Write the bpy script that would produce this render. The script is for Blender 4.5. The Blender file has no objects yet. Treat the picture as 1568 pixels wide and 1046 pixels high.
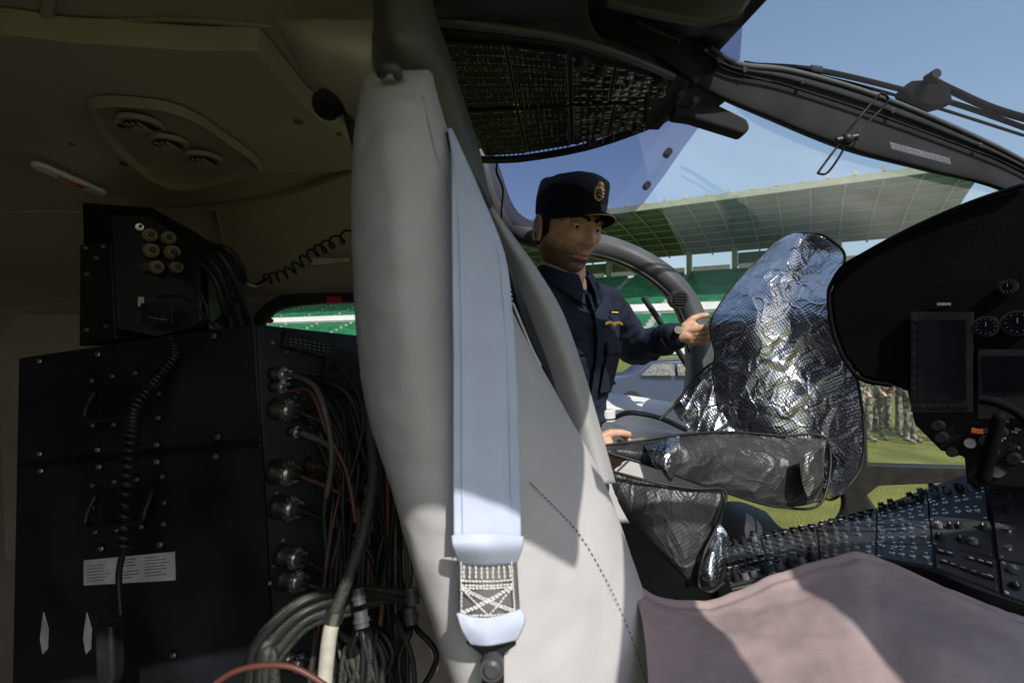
import bpy, bmesh, math, random
from mathutils import Vector, Matrix, noise
random.seed(7)
R=random.random
F=784.0; ZC=2.0
def P(u,v,d):
    # image pixel (u, v) unprojected at chosen depth d in metres -> world metres
    return Vector(((u-784.0)/F*d, d, ZC-(v-523.0)/F*d))
V=Vector
scene=bpy.context.scene
# ------------------------------------------------------------------ materials
def mat(name,col,rough=.6,metal=0.,var=.15,vs=12.,bump=.0,bs=60.,spec=.4,col2=None,kind='noise',bdist=.002):
    m=bpy.data.materials.new(name); m.use_nodes=True
    nt=m.node_tree; b=nt.nodes['Principled BSDF']
    b.inputs['Roughness'].default_value=rough; b.inputs['Metallic'].default_value=metal
    b.inputs['Specular IOR Level'].default_value=spec
    tc=nt.nodes.new('ShaderNodeTexCoord')
    n=nt.nodes.new('ShaderNodeTexNoise'); n.inputs['Scale'].default_value=vs; n.inputs['Detail'].default_value=5
    nt.links.new(tc.outputs['Object'],n.inputs['Vector'])
    r=nt.nodes.new('ShaderNodeValToRGB'); r.color_ramp.elements[0].position=.35; r.color_ramp.elements[1].position=.68
    c=list(col)
    a=[x*(1-var) for x in c]; z=[min(1,x*(1+var)) for x in c]
    if col2: a=list(col2); z=c
    r.color_ramp.elements[0].color=(*a,1); r.color_ramp.elements[1].color=(*z,1)
    nt.links.new(n.outputs['Fac'],r.inputs['Fac']); nt.links.new(r.outputs['Color'],b.inputs['Base Color'])
    m2=nt.nodes.new('ShaderNodeMapRange'); m2.inputs['To Min'].default_value=max(.02,rough-.1); m2.inputs['To Max'].default_value=min(1,rough+.12)
    nt.links.new(n.outputs['Fac'],m2.inputs['Value']); nt.links.new(m2.outputs['Result'],b.inputs['Roughness'])
    if bump>0:
        if kind=='noise':
            t=nt.nodes.new('ShaderNodeTexNoise'); t.inputs['Scale'].default_value=bs; t.inputs['Detail'].default_value=6; o=t.outputs['Fac']
        elif kind=='voronoi':
            t=nt.nodes.new('ShaderNodeTexVoronoi'); t.inputs['Scale'].default_value=bs; o=t.outputs['Distance']
        else:
            t=nt.nodes.new('ShaderNodeTexWave'); t.inputs['Scale'].default_value=bs; t.inputs['Distortion'].default_value=.3; o=t.outputs['Fac']
            t.bands_direction='DIAGONAL' if kind=='wave' else 'X'
        nt.links.new(tc.outputs['Object'],t.inputs['Vector'])
        bp=nt.nodes.new('ShaderNodeBump'); bp.inputs['Strength'].default_value=bump; bp.inputs['Distance'].default_value=bdist
        nt.links.new(o,bp.inputs['Height']); nt.links.new(bp.outputs['Normal'],b.inputs['Normal'])
    return m
M={}
M['black']=mat('black_paint',(.006,.006,.008),.5,0,.4,9,.12,300,spec=.2)
M['rack']=mat('rack_paint',(.010,.0115,.015),.48,0,.6,5,.35,450,spec=.28)
M['black2']=mat('black_plastic',(.012,.012,.013),.45,0,.3,30,.1,400,spec=.3)
M['hood']=mat('glareshield_flock',(.004,.004,.0055),.85,0,.4,9,.3,300,spec=.08)
M['beam']=mat('header_beam_paint',(.020,.021,.025),.75,0,.3,9,.25,300,spec=.12)
M['dgrey']=mat('dark_grey_trim',(.024,.026,.03),.5,0,.3,9,.25,300,spec=.3)
M['mgrey']=mat('frame_grey',(.06,.064,.072),.45,0,.15,10,.1,200)
M['lgrey']=mat('door_grey',(.62,.64,.66),.5,0,.1,6,.05,200)
M['post']=mat('padded_post_vinyl',(.085,.09,.085),.5,0,.15,6,.25,400)
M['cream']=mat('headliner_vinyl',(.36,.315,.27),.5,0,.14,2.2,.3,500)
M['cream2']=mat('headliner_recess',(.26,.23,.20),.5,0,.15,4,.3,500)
M['seat']=mat('seat_leather',(.44,.435,.46),.45,0,.07,5,.35,420,bdist=.001)
M['seatside']=mat('seat_side_vinyl',(.33,.335,.35),.5,0,.1,5,.3,400,bdist=.001)
M['thread']=mat('seat_thread',(.16,.16,.165),.6)
M['belt']=mat('belt_webbing',(.58,.65,.86),.38,0,.05,20,.5,520,kind='wave',bdist=.0009)
M['belt2']=mat('belt_fold_lining',(.13,.13,.14),.6,0,.25,20,.3,600)
M['white']=mat('white_thread',(.62,.62,.62),.6,0,.1,60)
M['eyew']=mat('eye_white',(.40,.37,.35),.3,0,.05,60)
M['label']=mat('label_paper',(.45,.46,.49),.5,0,.2,20)
M['print']=mat('label_print',(.12,.12,.14),.6)
M['steel']=mat('bright_steel',(.58,.58,.60),.3,1,.1,40)
M['brass']=mat('olive_connector',(.10,.085,.05),.4,.8,.2,60)
M['cushion']=mat('cushion_leather',(.30,.235,.235),.5,0,.10,6,.4,300,bdist=.0015)
M['navy']=mat('navy_cotton',(.012,.017,.034),.85,0,.3,14,.6,200,spec=.2,bdist=.002)
M['capblk']=mat('cap_cloth',(.007,.008,.013),.85,0,.2,30,.5,500,spec=.15)
M['gold']=mat('gold_embroidery',(.70,.47,.12),.45,.4,.3,200)
M['hair']=mat('dark_hair',(.014,.010,.008),.7,0,.3,200,.6,400,spec=.2)
M['red']=mat('red_mark',(.5,.03,.03),.5)
M['orange']=mat('orange_caution',(.5,.11,.02),.5)
M['cable']=mat('cable_black',(.009,.009,.010),.45,0,.3,40,spec=.3)
M['braid']=mat('braided_sleeve',(.028,.028,.028),.6,0,.6,260,.8,300)
M['cabred']=mat('cable_red_brown',(.10,.035,.028),.5)
M['cabsun']=mat('cable_sunlit_tone',(.40,.385,.35),.5,0,.2,40)
M['cabgry']=mat('cable_grey',(.08,.078,.072),.5,0,.2,40)
M['hose']=mat('hose_green_grey',(.022,.027,.022),.55,0,.3,30,.5,200)
M['screen']=mat('display_glass',(.004,.005,.007),.08,0,.1,5,spec=.4)
M['legend']=mat('panel_legend',(.50,.51,.47),.6,0,.3,200)
M['legend2']=mat('panel_legend_dim',(.22,.22,.19),.6,0,.3,200)
M['cmod']=mat('console_module_grey',(.030,.032,.036),.5,0,.2,20,.2,300)
M['cknob']=mat('console_knob_grey',(.11,.115,.125),.4,0,.3,60)
M['olive']=mat('olive_tint',(.04,.045,.03),.4)
M['green']=mat('stand_seat_green',(.02,.17,.075),.6,0,.3,.4)
M['dgreen']=mat('roof_panel_green',(.085,.15,.07),.6,0,.3,.25)
M['rib']=mat('roof_steel_pale',(.27,.32,.24),.6,0,.1,1)
M['conc']=mat('concrete',(.38,.38,.36),.8,0,.15,.5)
M['signw']=mat('board_white',(.75,.77,.78),.6,0,.05,1)
M['signg']=mat('board_bright_green',(.05,.42,.13),.6,0,.08,1)
M['carp']=mat('car_paint_blue',(.04,.055,.10),.25,.2,.05,3)
M['tyre']=mat('tyre_rubber',(.02,.02,.02),.8)
M['carg']=mat('car_glass',(.03,.04,.05),.08)
M['grass']=mat('pitch_grass',(.20,.205,.06),.9,0,.3,1.5,.8,40,spec=.1,col2=(.11,.13,.035),bdist=.05)
def skinmat():
    m=mat('skin',(.50,.30,.21),.5,0,.1,60,.25,700,bdist=.0005)
    b=m.node_tree.nodes['Principled BSDF']; b.inputs['Subsurface Weight'].default_value=.12
    b.inputs['Subsurface Radius'].default_value=(.01,.004,.002); return m
M['skin']=skinmat()
def stubble():
    m=mat('stubble_skin',(.54,.32,.23),.5,0,.14,50,.35,500,bdist=.0008)
    nt=m.node_tree; b=nt.nodes['Principled BSDF']
    tc=nt.nodes.new('ShaderNodeTexCoord'); sp=nt.nodes.new('ShaderNodeSeparateXYZ'); nt.links.new(tc.outputs['Object'],sp.inputs[0])
    n=nt.nodes.new('ShaderNodeTexNoise'); n.inputs['Scale'].default_value=140; n.inputs['Detail'].default_value=4; nt.links.new(tc.outputs['Object'],n.inputs['Vector'])
    def math_(op,a,b_=None,c=None):
        x=nt.nodes.new('ShaderNodeMath'); x.operation=op
        for k,q in enumerate((a,b_,c)):
            if q is None: continue
            if isinstance(q,(int,float)): x.inputs[k].default_value=q
            else: nt.links.new(q,x.inputs[k])
        return x.outputs[0]
    ax=math_('ABSOLUTE',sp.outputs['X'])
    h=math_('MULTIPLY_ADD',ax,-.15,sp.outputs['Z'])
    h2=math_('MULTIPLY_ADD',n.outputs['Fac'],.030,h)
    mr=nt.nodes.new('ShaderNodeMapRange'); mr.inputs['From Min'].default_value=-.046; mr.inputs['From Max'].default_value=-.020
    mr.inputs['To Min'].default_value=.84; mr.inputs['To Max'].default_value=0; nt.links.new(h2,mr.inputs['Value'])
    dz=math_('ADD',sp.outputs['Z'],.0605); dz2=math_('MULTIPLY',dz,110.0); dz3=math_('MULTIPLY',dz2,dz2)
    dx=math_('MULTIPLY',ax,44.0); dx2=math_('MULTIPLY',dx,dx); rr=math_('ADD',dz3,dx2)
    lip=nt.nodes.new('ShaderNodeMapRange'); lip.inputs['From Min'].default_value=.75; lip.inputs['From Max'].default_value=1.15; nt.links.new(rr,lip.inputs['Value'])
    fac=math_('MULTIPLY',mr.outputs[0],lip.outputs[0])
    lm=nt.nodes.new('ShaderNodeMixRGB'); old=b.inputs['Base Color'].links[0].from_socket
    inv=math_('SUBTRACT',1.0,lip.outputs[0]); nt.links.new(inv,lm.inputs['Fac']); nt.links.new(old,lm.inputs[1]); lm.inputs[2].default_value=(.36,.17,.13,1)
    mx=nt.nodes.new('ShaderNodeMixRGB')
    nt.links.new(fac,mx.inputs['Fac']); nt.links.new(lm.outputs[0],mx.inputs[1]); mx.inputs[2].default_value=(.055,.034,.026,1)
    nt.links.new(mx.outputs[0],b.inputs['Base Color']); return m
M['face']=stubble()
def foilmat(name,col,rough,metal,gstr=.35,cr_=1.0):
    m=mat(name,col,rough,metal,.12,14); nt=m.node_tree; b=nt.nodes['Principled BSDF']
    tc=nt.nodes.new('ShaderNodeTexCoord')
    mp=nt.nodes.new('ShaderNodeMapping'); mp.inputs['Rotation'].default_value=(.2,.5,.3); nt.links.new(tc.outputs['Object'],mp.inputs[0])
    ws=[]
    for ax in('X','Z'):
        t=nt.nodes.new('ShaderNodeTexWave'); t.bands_direction=ax; t.inputs['Scale'].default_value=46; t.inputs['Distortion'].default_value=1.0; t.inputs['Detail'].default_value=1
        nt.links.new(mp.outputs[0],t.inputs['Vector']); ws.append(t)
    mu=nt.nodes.new('ShaderNodeMath'); mu.operation='MULTIPLY'; nt.links.new(ws[0].outputs['Fac'],mu.inputs[0]); nt.links.new(ws[1].outputs['Fac'],mu.inputs[1])
    b1=nt.nodes.new('ShaderNodeBump'); b1.inputs['Strength'].default_value=gstr; b1.inputs['Distance'].default_value=.0009; nt.links.new(mu.outputs[0],b1.inputs['Height'])
    prev=b1
    # sharp crease lines: distance to cell borders, warped so no cells read as scales
    for sc_,st_,di,wp in((7,.9,.010,.30),(19,.55,.004,.16)):
        n=nt.nodes.new('ShaderNodeTexVoronoi'); n.feature='DISTANCE_TO_EDGE'; n.inputs['Scale'].default_value=sc_
        nn=nt.nodes.new('ShaderNodeTexNoise'); nn.inputs['Scale'].default_value=sc_*.6; nn.inputs['Detail'].default_value=1; nt.links.new(mp.outputs[0],nn.inputs['Vector'])
        mixv=nt.nodes.new('ShaderNodeMixRGB'); mixv.inputs[0].default_value=wp; nt.links.new(mp.outputs[0],mixv.inputs[1]); nt.links.new(nn.outputs['Color'],mixv.inputs[2])
        nt.links.new(mixv.outputs[0],n.inputs['Vector'])
        lim=nt.nodes.new('ShaderNodeMath'); lim.operation='MINIMUM'; lim.inputs[1].default_value=.16; nt.links.new(n.outputs['Distance'],lim.inputs[0])
        b2=nt.nodes.new('ShaderNodeBump'); b2.inputs['Strength'].default_value=st_*cr_; b2.inputs['Distance'].default_value=di*4; b2.invert=True
        nt.links.new(lim.outputs[0],b2.inputs['Height']); nt.links.new(prev.outputs['Normal'],b2.inputs['Normal']); prev=b2
    nt.links.new(prev.outputs['Normal'],b.inputs['Normal'])
    return m
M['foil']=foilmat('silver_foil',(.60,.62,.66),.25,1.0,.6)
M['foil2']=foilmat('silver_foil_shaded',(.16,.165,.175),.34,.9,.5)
M['foildim']=foilmat('silver_foil_in_shade',(.045,.047,.052),.42,.45,.4,.6)  # same silver foil, with the shade on the folds put into its colour
def camo():
    m=mat('camouflage_cloth',(.20,.20,.13),.85); nt=m.node_tree; b=nt.nodes['Principled BSDF']
    tc=nt.nodes.new('ShaderNodeTexCoord'); n=nt.nodes.new('ShaderNodeTexNoise'); n.inputs['Scale'].default_value=9; n.inputs['Detail'].default_value=2
    nt.links.new(tc.outputs['Object'],n.inputs['Vector']); r=nt.nodes.new('ShaderNodeValToRGB'); r.color_ramp.interpolation='CONSTANT'
    e=r.color_ramp.elements; e[0].color=(.03,.032,.025,1); e[0].position=0; e[1].position=.44; e[1].color=(.10,.11,.07,1)
    x=e.new(.53); x.color=(.28,.25,.2,1); x=e.new(.6); x.color=(.06,.05,.04,1)
    nt.links.new(n.outputs['Fac'],r.inputs['Fac']); nt.links.new(r.outputs[0],b.inputs['Base Color']); return m
M['camo']=camo()
def tint(name,col,gl=.06,haze=0):
    m=bpy.data.materials.new(name); m.use_nodes=True; nt=m.node_tree; nt.nodes.clear()
    o=nt.nodes.new('ShaderNodeOutputMaterial'); t=nt.nodes.new('ShaderNodeBsdfTransparent'); t.inputs[0].default_value=(*col,1)
    g=nt.nodes.new('ShaderNodeBsdfGlossy'); g.inputs['Roughness'].default_value=.08
    mx=nt.nodes.new('ShaderNodeMixShader'); mx.inputs[0].default_value=gl
    nt.links.new(t.outputs[0],mx.inputs[1]); nt.links.new(g.outputs[0],mx.inputs[2]); last=mx
    if haze:  # pale translucent layer mixed in for haze and veiling glare
        tr=nt.nodes.new('ShaderNodeBsdfTranslucent'); tr.inputs[0].default_value=(.95,.95,.95,1)
        m2=nt.nodes.new('ShaderNodeMixShader')
        tc=nt.nodes.new('ShaderNodeTexCoord'); n=nt.nodes.new('ShaderNodeTexNoise'); n.inputs['Scale'].default_value=5; n.inputs['Detail'].default_value=8
        nt.links.new(tc.outputs['Object'],n.inputs['Vector'])
        mr=nt.nodes.new('ShaderNodeMapRange'); mr.inputs['From Min'].default_value=.3; mr.inputs['From Max'].default_value=.7; mr.inputs['To Min'].default_value=haze*.7; mr.inputs['To Max'].default_value=haze*1.3
        nt.links.new(n.outputs['Fac'],mr.inputs['Value']); nt.links.new(mr.outputs[0],m2.inputs[0])
        nt.links.new(mx.outputs[0],m2.inputs[1]); nt.links.new(tr.outputs[0],m2.inputs[2]); last=m2
    nt.links.new(last.outputs[0],o.inputs[0]); return m
M['tint']=tint('tinted_acrylic',(.42,.43,.58),.04,.03)
M['tint2']=tint('tinted_acrylic_dark',(.45,.43,.55),.05)
M['glass']=tint('hazy_windscreen_glass',(.97,.98,.98),.012,.075)  # sunlit haze built into the glass as translucent white
M['glass2']=tint('faint_haze_windscreen_glass',(.98,.98,.98),.01,.02)
# ------------------------------------------------------------------ helpers
def group(name,loc=None):
    e=bpy.data.objects.new(name,None); e.empty_display_size=.1; scene.collection.objects.link(e); return e
def mkobj(name,verts,faces,mats,parent=None,smooth=True,midx=None,bevel=0,solid=0,subd=0,angle=35):
    me=bpy.data.meshes.new(name); me.from_pydata([tuple(v) for v in verts],[],faces)
    if not isinstance(mats,(list,tuple)): mats=[mats]
    for m in mats: me.materials.append(m)
    if midx:
        for p,i in zip(me.polygons,midx): p.material_index=i
    me.update()
    bm=bmesh.new(); bm.from_mesh(me); bmesh.ops.recalc_face_normals(bm,faces=bm.faces); bm.to_mesh(me); bm.free()
    o=bpy.data.objects.new(name,me); scene.collection.objects.link(o)
    if smooth:
        for p in me.polygons: p.use_smooth=True
        if angle<180:
            try: me.set_sharp_from_angle(angle=math.radians(angle))
            except Exception: pass
    if solid: s=o.modifiers.new('solid','SOLIDIFY'); s.thickness=solid; s.offset=0
    if bevel:
        b=o.modifiers.new('bevel','BEVEL'); b.width=bevel; b.segments=3; b.limit_method='ANGLE'; b.angle_limit=math.radians(40)
    if parent: o.parent=parent
    return o
def cr(pts,t,closed=False):
    n=len(pts)
    if closed:
        t=t%1.0; x=t*n; i=int(x)%n; f=x-int(x); g=lambda k:pts[(i+k)%n]
    else:
        x=t*(n-1); i=min(int(x),n-2); f=x-i; g=lambda k:pts[max(0,min(n-1,i+k))]
    a,b,c,d=g(-1),g(0),g(1),g(2)
    return .5*((2*b)+(c-a)*f+(2*a-5*b+4*c-d)*f*f+(3*b-a-3*c+d)*f**3)
def curve(pts,n,closed=False):
    return [cr(pts,i/(n if closed else n-1),closed) for i in range(n)]
def loft(name,rails,nu,nv,m,parent=None,closed=False,disp=None,solid=0,bevel=0,caps=False,angle=180,retpts=False):
    rs=[curve(r,nu,closed) for r in rails]
    cols=[curve([r[i] for r in rs],nv) for i in range(nu)]
    vs=[];fs=[]
    for j in range(nv):
        for i in range(nu):
            p=cols[i][j]
            if disp: p=p+disp(p,i/(nu-1),j/(nv-1))
            vs.append(p)
    for j in range(nv-1):
        for i in range(nu if closed else nu-1):
            k=(i+1)%nu; fs.append((j*nu+i,j*nu+k,(j+1)*nu+k,(j+1)*nu+i))
    if caps:
        fs.append(tuple(range(nu))); fs.append(tuple((nv-1)*nu+i for i in range(nu))[::-1])
    o=mkobj(name,vs,fs,m,parent,solid=solid,bevel=bevel,angle=angle)
    if retpts: return o,cols
    return o
def frame(d):
    d=d.normalized(); a=V((0,0,1)) if abs(d.z)<.9 else V((1,0,0)); x=d.cross(a).normalized(); return x,x.cross(d)
def tube(name,pts,r,m,parent=None,n=40,seg=8,closed=False,flat=1.0):
    pts=[V(p) for p in pts]; c=curve(pts,n,closed); vs=[];fs=[]; N=len(c); x=None
    for i,p in enumerate(c):
        t=(c[min(i+1,N-1)]-c[max(i-1,0)]).normalized()
        if x is None: x,y=frame(t)
        else:
            x=(x-t*x.dot(t)).normalized(); y=x.cross(t)
        rr=r if not isinstance(r,(list,tuple)) else r[0]+(r[1]-r[0])*i/(N-1)
        for k in range(seg):
            a=2*math.pi*k/seg; vs.append(p+x*math.cos(a)*rr+y*math.sin(a)*rr*flat)
    for i in range(N-1 if not closed else N):
        for k in range(seg):
            a=i*seg+k;b=i*seg+(k+1)%seg; e=((i+1)%N)*seg
            fs.append((a,b,e+(k+1)%seg,e+k))
    if not closed: fs.append(tuple(range(seg))); fs.append(tuple((N-1)*seg+k for k in range(seg)))
    return mkobj(name,vs,fs,m,parent,angle=60)
def slab(name,poly,ext,m,parent=None,bevel=.004):
    n=len(poly); vs=list(poly)+[p+ext for p in poly]
    fs=[tuple(range(n)),tuple(range(2*n-1,n-1,-1))]+[(i,(i+1)%n,n+(i+1)%n,n+i) for i in range(n)]
    return mkobj(name,vs,fs,m,parent,bevel=bevel,angle=40)
class B:
    def __init__(s): s.v=[];s.f=[];s.m=[]
    def add(s,vs,fs,mi=0):
        o=len(s.v); s.v+= [V(x) for x in vs]; s.f+=[tuple(i+o for i in f) for f in fs]; s.m+=[mi]*len(fs)
    def box(s,c,sz,mi=0,ax=None):
        ax=ax or (V((1,0,0)),V((0,1,0)),V((0,0,1))); c=V(c)
        vs=[c+ax[0]*sz[0]/2*a+ax[1]*sz[1]/2*b+ax[2]*sz[2]/2*d for a in(-1,1) for b in(-1,1) for d in(-1,1)]
        s.add(vs,[(0,1,3,2),(4,6,7,5),(0,4,5,1),(2,3,7,6),(0,2,6,4),(1,5,7,3)],mi)
    def cyl(s,a,b,r0,r1=None,mi=0,n=10):
        a=V(a);b=V(b); r1=r0 if r1 is None else r1; x,y=frame(b-a); vs=[]
        for p,r in((a,r0),(b,r1)):
            for k in range(n):
                t=2*math.pi*k/n; vs.append(p+x*math.cos(t)*r+y*math.sin(t)*r)
        s.add(vs,[(k,(k+1)%n,n+(k+1)%n,n+k) for k in range(n)]+[tuple(range(n))[::-1],tuple(range(n,2*n))],mi)
    def ball(s,c,r,mi=0,nu=14,nv=9,ax=None):
        c=V(c); rr=r if isinstance(r,(tuple,list)) else (r,r,r); ax=ax or (V((1,0,0)),V((0,1,0)),V((0,0,1)))
        vs=[];fs=[]
        for j in range(1,nv):
            for i in range(nu):
                th=math.pi*j/nv; ph=2*math.pi*i/nu
                vs.append(c+ax[0]*rr[0]*math.sin(th)*math.cos(ph)+ax[1]*rr[1]*math.sin(th)*math.sin(ph)+ax[2]*rr[2]*math.cos(th))
        vs+=[c+ax[2]*rr[2],c-ax[2]*rr[2]]; t=len(vs)-2
        for j in range(nv-2):
            for i in range(nu): fs.append((j*nu+i,(j+1)*nu+i,(j+1)*nu+(i+1)%nu,j*nu+(i+1)%nu))
        for i in range(nu): fs.append((t,i,(i+1)%nu)); fs.append((t+1,(nv-2)*nu+(i+1)%nu,(nv-2)*nu+i))
        s.add(vs,fs,mi)
    def cap(s,a,b,r0,r1,mi=0,n=16):
        s.cyl(a,b,r0,r1,mi,n); s.ball(a,r0,mi); s.ball(b,r1,mi)
    def obj(s,name,mats,parent=None,bevel=0,smooth=True,angle=35):
        return mkobj(name,s.v,s.f,mats,parent,midx=s.m,bevel=bevel,smooth=smooth,angle=angle)
def remesh(o,vox,sm=6,disp=0,ds=.06):
    r=o.modifiers.new('remesh','REMESH'); r.mode='VOXEL'; r.voxel_size=vox; r.use_smooth_shade=True
    s=o.modifiers.new('smooth','SMOOTH'); s.iterations=sm; s.factor=.5
    if disp:
        t=bpy.data.textures.new(o.name+'_folds','CLOUDS'); t.noise_scale=ds; t.noise_depth=1
        d=o.modifiers.new('disp','DISPLACE'); d.texture=t; d.strength=disp; d.mid_level=.5; d.texture_coords='GLOBAL'
        s=o.modifiers.new('smooth2','SMOOTH'); s.iterations=3; s.factor=.5
def nz(p,s,o=0): return noise.noise(V((p.x*s+o,p.y*s+o*1.3,p.z*s-o)))
# ------------------------------------------------------------------ camera / world / sun
cam=bpy.data.objects.new('camera',bpy.data.cameras.new('camera')); scene.collection.objects.link(cam)
cam.location=(0,0,ZC); cam.rotation_euler=(math.radians(90),0,0); cam.data.lens=18; cam.data.sensor_width=36
cam.data.clip_start=.02; cam.data.clip_end=3000
cam.data.dof.use_dof=True; cam.data.dof.focus_distance=1.4; cam.data.dof.aperture_fstop=5.6
scene.camera=cam
SD=V((.30,-.65,.70)).normalized()
w=bpy.data.worlds.new('World'); scene.world=w; w.use_nodes=True; nt=w.node_tree
sk=nt.nodes.new('ShaderNodeTexSky'); sk.sky_type='NISHITA'; sk.sun_disc=False
sk.sun_elevation=math.asin(SD.z); sk.sun_rotation=math.atan2(SD.x,SD.y); sk.air_density=1.25; sk.dust_density=2.2; sk.ozone_density=2.0
nt.links.new(sk.outputs[0],nt.nodes['Background'].inputs[0]); nt.nodes['Background'].inputs[1].default_value=.15
sl=bpy.data.lights.new('sun','SUN'); sl.energy=5; sl.angle=math.radians(.5); sl.color=(1,.94,.83)
so=bpy.data.objects.new('sun',sl); scene.collection.objects.link(so); so.rotation_euler=SD.to_track_quat('Z','Y').to_euler()
scene.view_settings.view_transform='Standard'; scene.view_settings.look='None'; scene.view_settings.exposure=0
# ------------------------------------------------------------------ ground and stadium
mkobj('grass_ground',[(-900,-900,0),(900,-900,0),(900,900,0),(-900,900,0)],[(0,1,2,3)],M['grass'],smooth=False)
A0=V((17.2,81.2,0)); DI=V((.862,-.507,0)); BK=V((.507,.862,0)); UP=V((0,0,1)); AX=(DI,BK,UP)
def Q(s,w,z): return A0+DI*s+BK*w+UP*z
st=B()
S0,S1=-170,44
nrow=26
for i in range(nrow):
    w0=-12+i*1.3; z=1.6+i*.52
    st.box(Q((S0+S1)/2,w0+.65,z/2),(S1-S0,1.3,z),3,AX)
    if i in (9,10): 
        if i==10: st.box(Q((S0+S1)/2,w0-.1,z+.5),(S1-S0,.1,1.1),5,AX)
        continue
    s=S0
    while s<S1-1:
        L=11.0
        st.box(Q(s+L/2,w0+.8,z+.28),(L-1.3,.5,.5),0,AX); s+=L
st.box(Q((S0+S1)/2,-13.2,.75),(S1-S0,.15,1.1),6,AX)
s=S0
while s<S1: st.box(Q(s+4,-13.35,.8),(5.5,.1,.7),5,AX); s+=16
s=S0
while s<=S1:
    st.box(Q(s,22.5,9.5),(.9,.9,21),2,AX); 
    if int(s/8)%3!=0: st.box(Q(s+4,23,17),(7,.3,2.4),1,AX)
    st.box(Q(s+4,21.9,15.6),(6.5,.2,.9),5,AX)
    s+=8
def rz(w): return 22.6-3.9*(w/24)+.8*math.sin(math.pi*w/24)
N=8
for k in range(N):
    a=24*k/N;b=24*(k+1)/N
    st.add([Q(S0,a,rz(a)),Q(S1,a,rz(a)),Q(S1,b,rz(b)),Q(S0,b,rz(b)),Q(S0,a,rz(a)+.3),Q(S1,a,rz(a)+.3),Q(S1,b,rz(b)+.3),Q(S0,b,rz(b)+.3)],
      [(0,1,2,3),(7,6,5,4),(0,4,5,1),(1,5,6,2),(2,6,7,3),(3,7,4,0)],1)
    st.box(Q((S0+S1)/2,a,rz(a)-.15),(S1-S0,.14,.18),2,AX)
s=S0
while s<=S1:
    for k in range(N):
        a=24*k/N;b=24*(k+1)/N
        st.cyl(Q(s,a,rz(a)-.25),Q(s,b,rz(b)-.25),.15,.15,2,6)
    s+=4
st.box(Q((S0+S1)/2,-.2,22.7),(S1-S0,.3,.9),2,AX)
s=S0
while s<S1: 
    st.box(Q(s,-.2,23.5),(.4,.4,.6),4 if int(s)%3 else 2,AX); st.cyl(Q(s,-.2,23.0),Q(s,-.2,23.8),.06,.06,2,5); s+=3
st.obj('stadium_stand',[M['green'],M['dgreen'],M['rib'],M['conc'],M['conc'],M['signw'],M['signg']],smooth=False)
c2=B()
for i in range(14):
    c2.box((84+i*1.3,40,(2+i*.6)/2),(1.3,80,2+i*.6),1); c2.box((84.3+i*1.3,40,2.3+i*.6),(.5,78,.5),0)
c2.box((102.5,40,12.5),(.4,80,3),2)
c2.obj('corner_stand',[M['green'],M['conc'],M['signw']],smooth=False)
cr_=group('parked_car')
def car(cx,cy):
    prof=[(-2.0,.35),(-2.05,.75),(-1.9,1.0),(-1.2,1.08),(-.75,1.42),(.7,1.46),(1.45,1.1),(2.0,.95),(2.1,.6),(2.05,.35)]
    rails=[]
    for y,sx,zz in((-.85,.985,0),(-.82,1,0),(-.6,1,.02),(0,1,.03),(.6,1,.02),(.82,1,0),(.85,.985,0)):
        rails.append([V((cx+a*sx,cy+y*(1 if b<1.05 else .86),b+zz)) for a,b in prof])
    vs=[p for r in rails for p in r]; n=len(prof); fs=[(j*n+i,j*n+i+1,(j+1)*n+i+1,(j+1)*n+i) for j in range(len(rails)-1) for i in range(n-1)]
    fs.append(tuple(range(n))); fs.append(tuple((len(rails)-1)*n+i for i in range(n)))
    mkobj('body',vs,fs,M['carp'],cr_,bevel=.04)
    b=B()
    for sx in(-1.3,1.3):
        for y in(-.86,.6): b.cyl((cx+sx,cy+y,.32),(cx+sx,cy+y+.24,.32),.32,.32,0,20); b.cyl((cx+sx,cy+y-.01,.32),(cx+sx,cy+y+.25,.32),.18,.18,1,14)
    b.obj('wheels',[M['tyre'],M['steel']],cr_)
    g=B()
    for x0,x1,t0,t1 in((-1.05,-.1,-.68,-.1),(-.02,.6,-.02,.62),(.68,1.3,.68,.72)):
        g.add([(cx+x0,cy-.885,1.06),(cx+x1,cy-.885,1.06),(cx+t1,cy-.76,1.38),(cx+t0,cy-.76,1.38)],[(0,1,2,3)],0)
    g.obj('windows',[M['carg']],cr_,smooth=False)
car(4.6,15.0)
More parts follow.
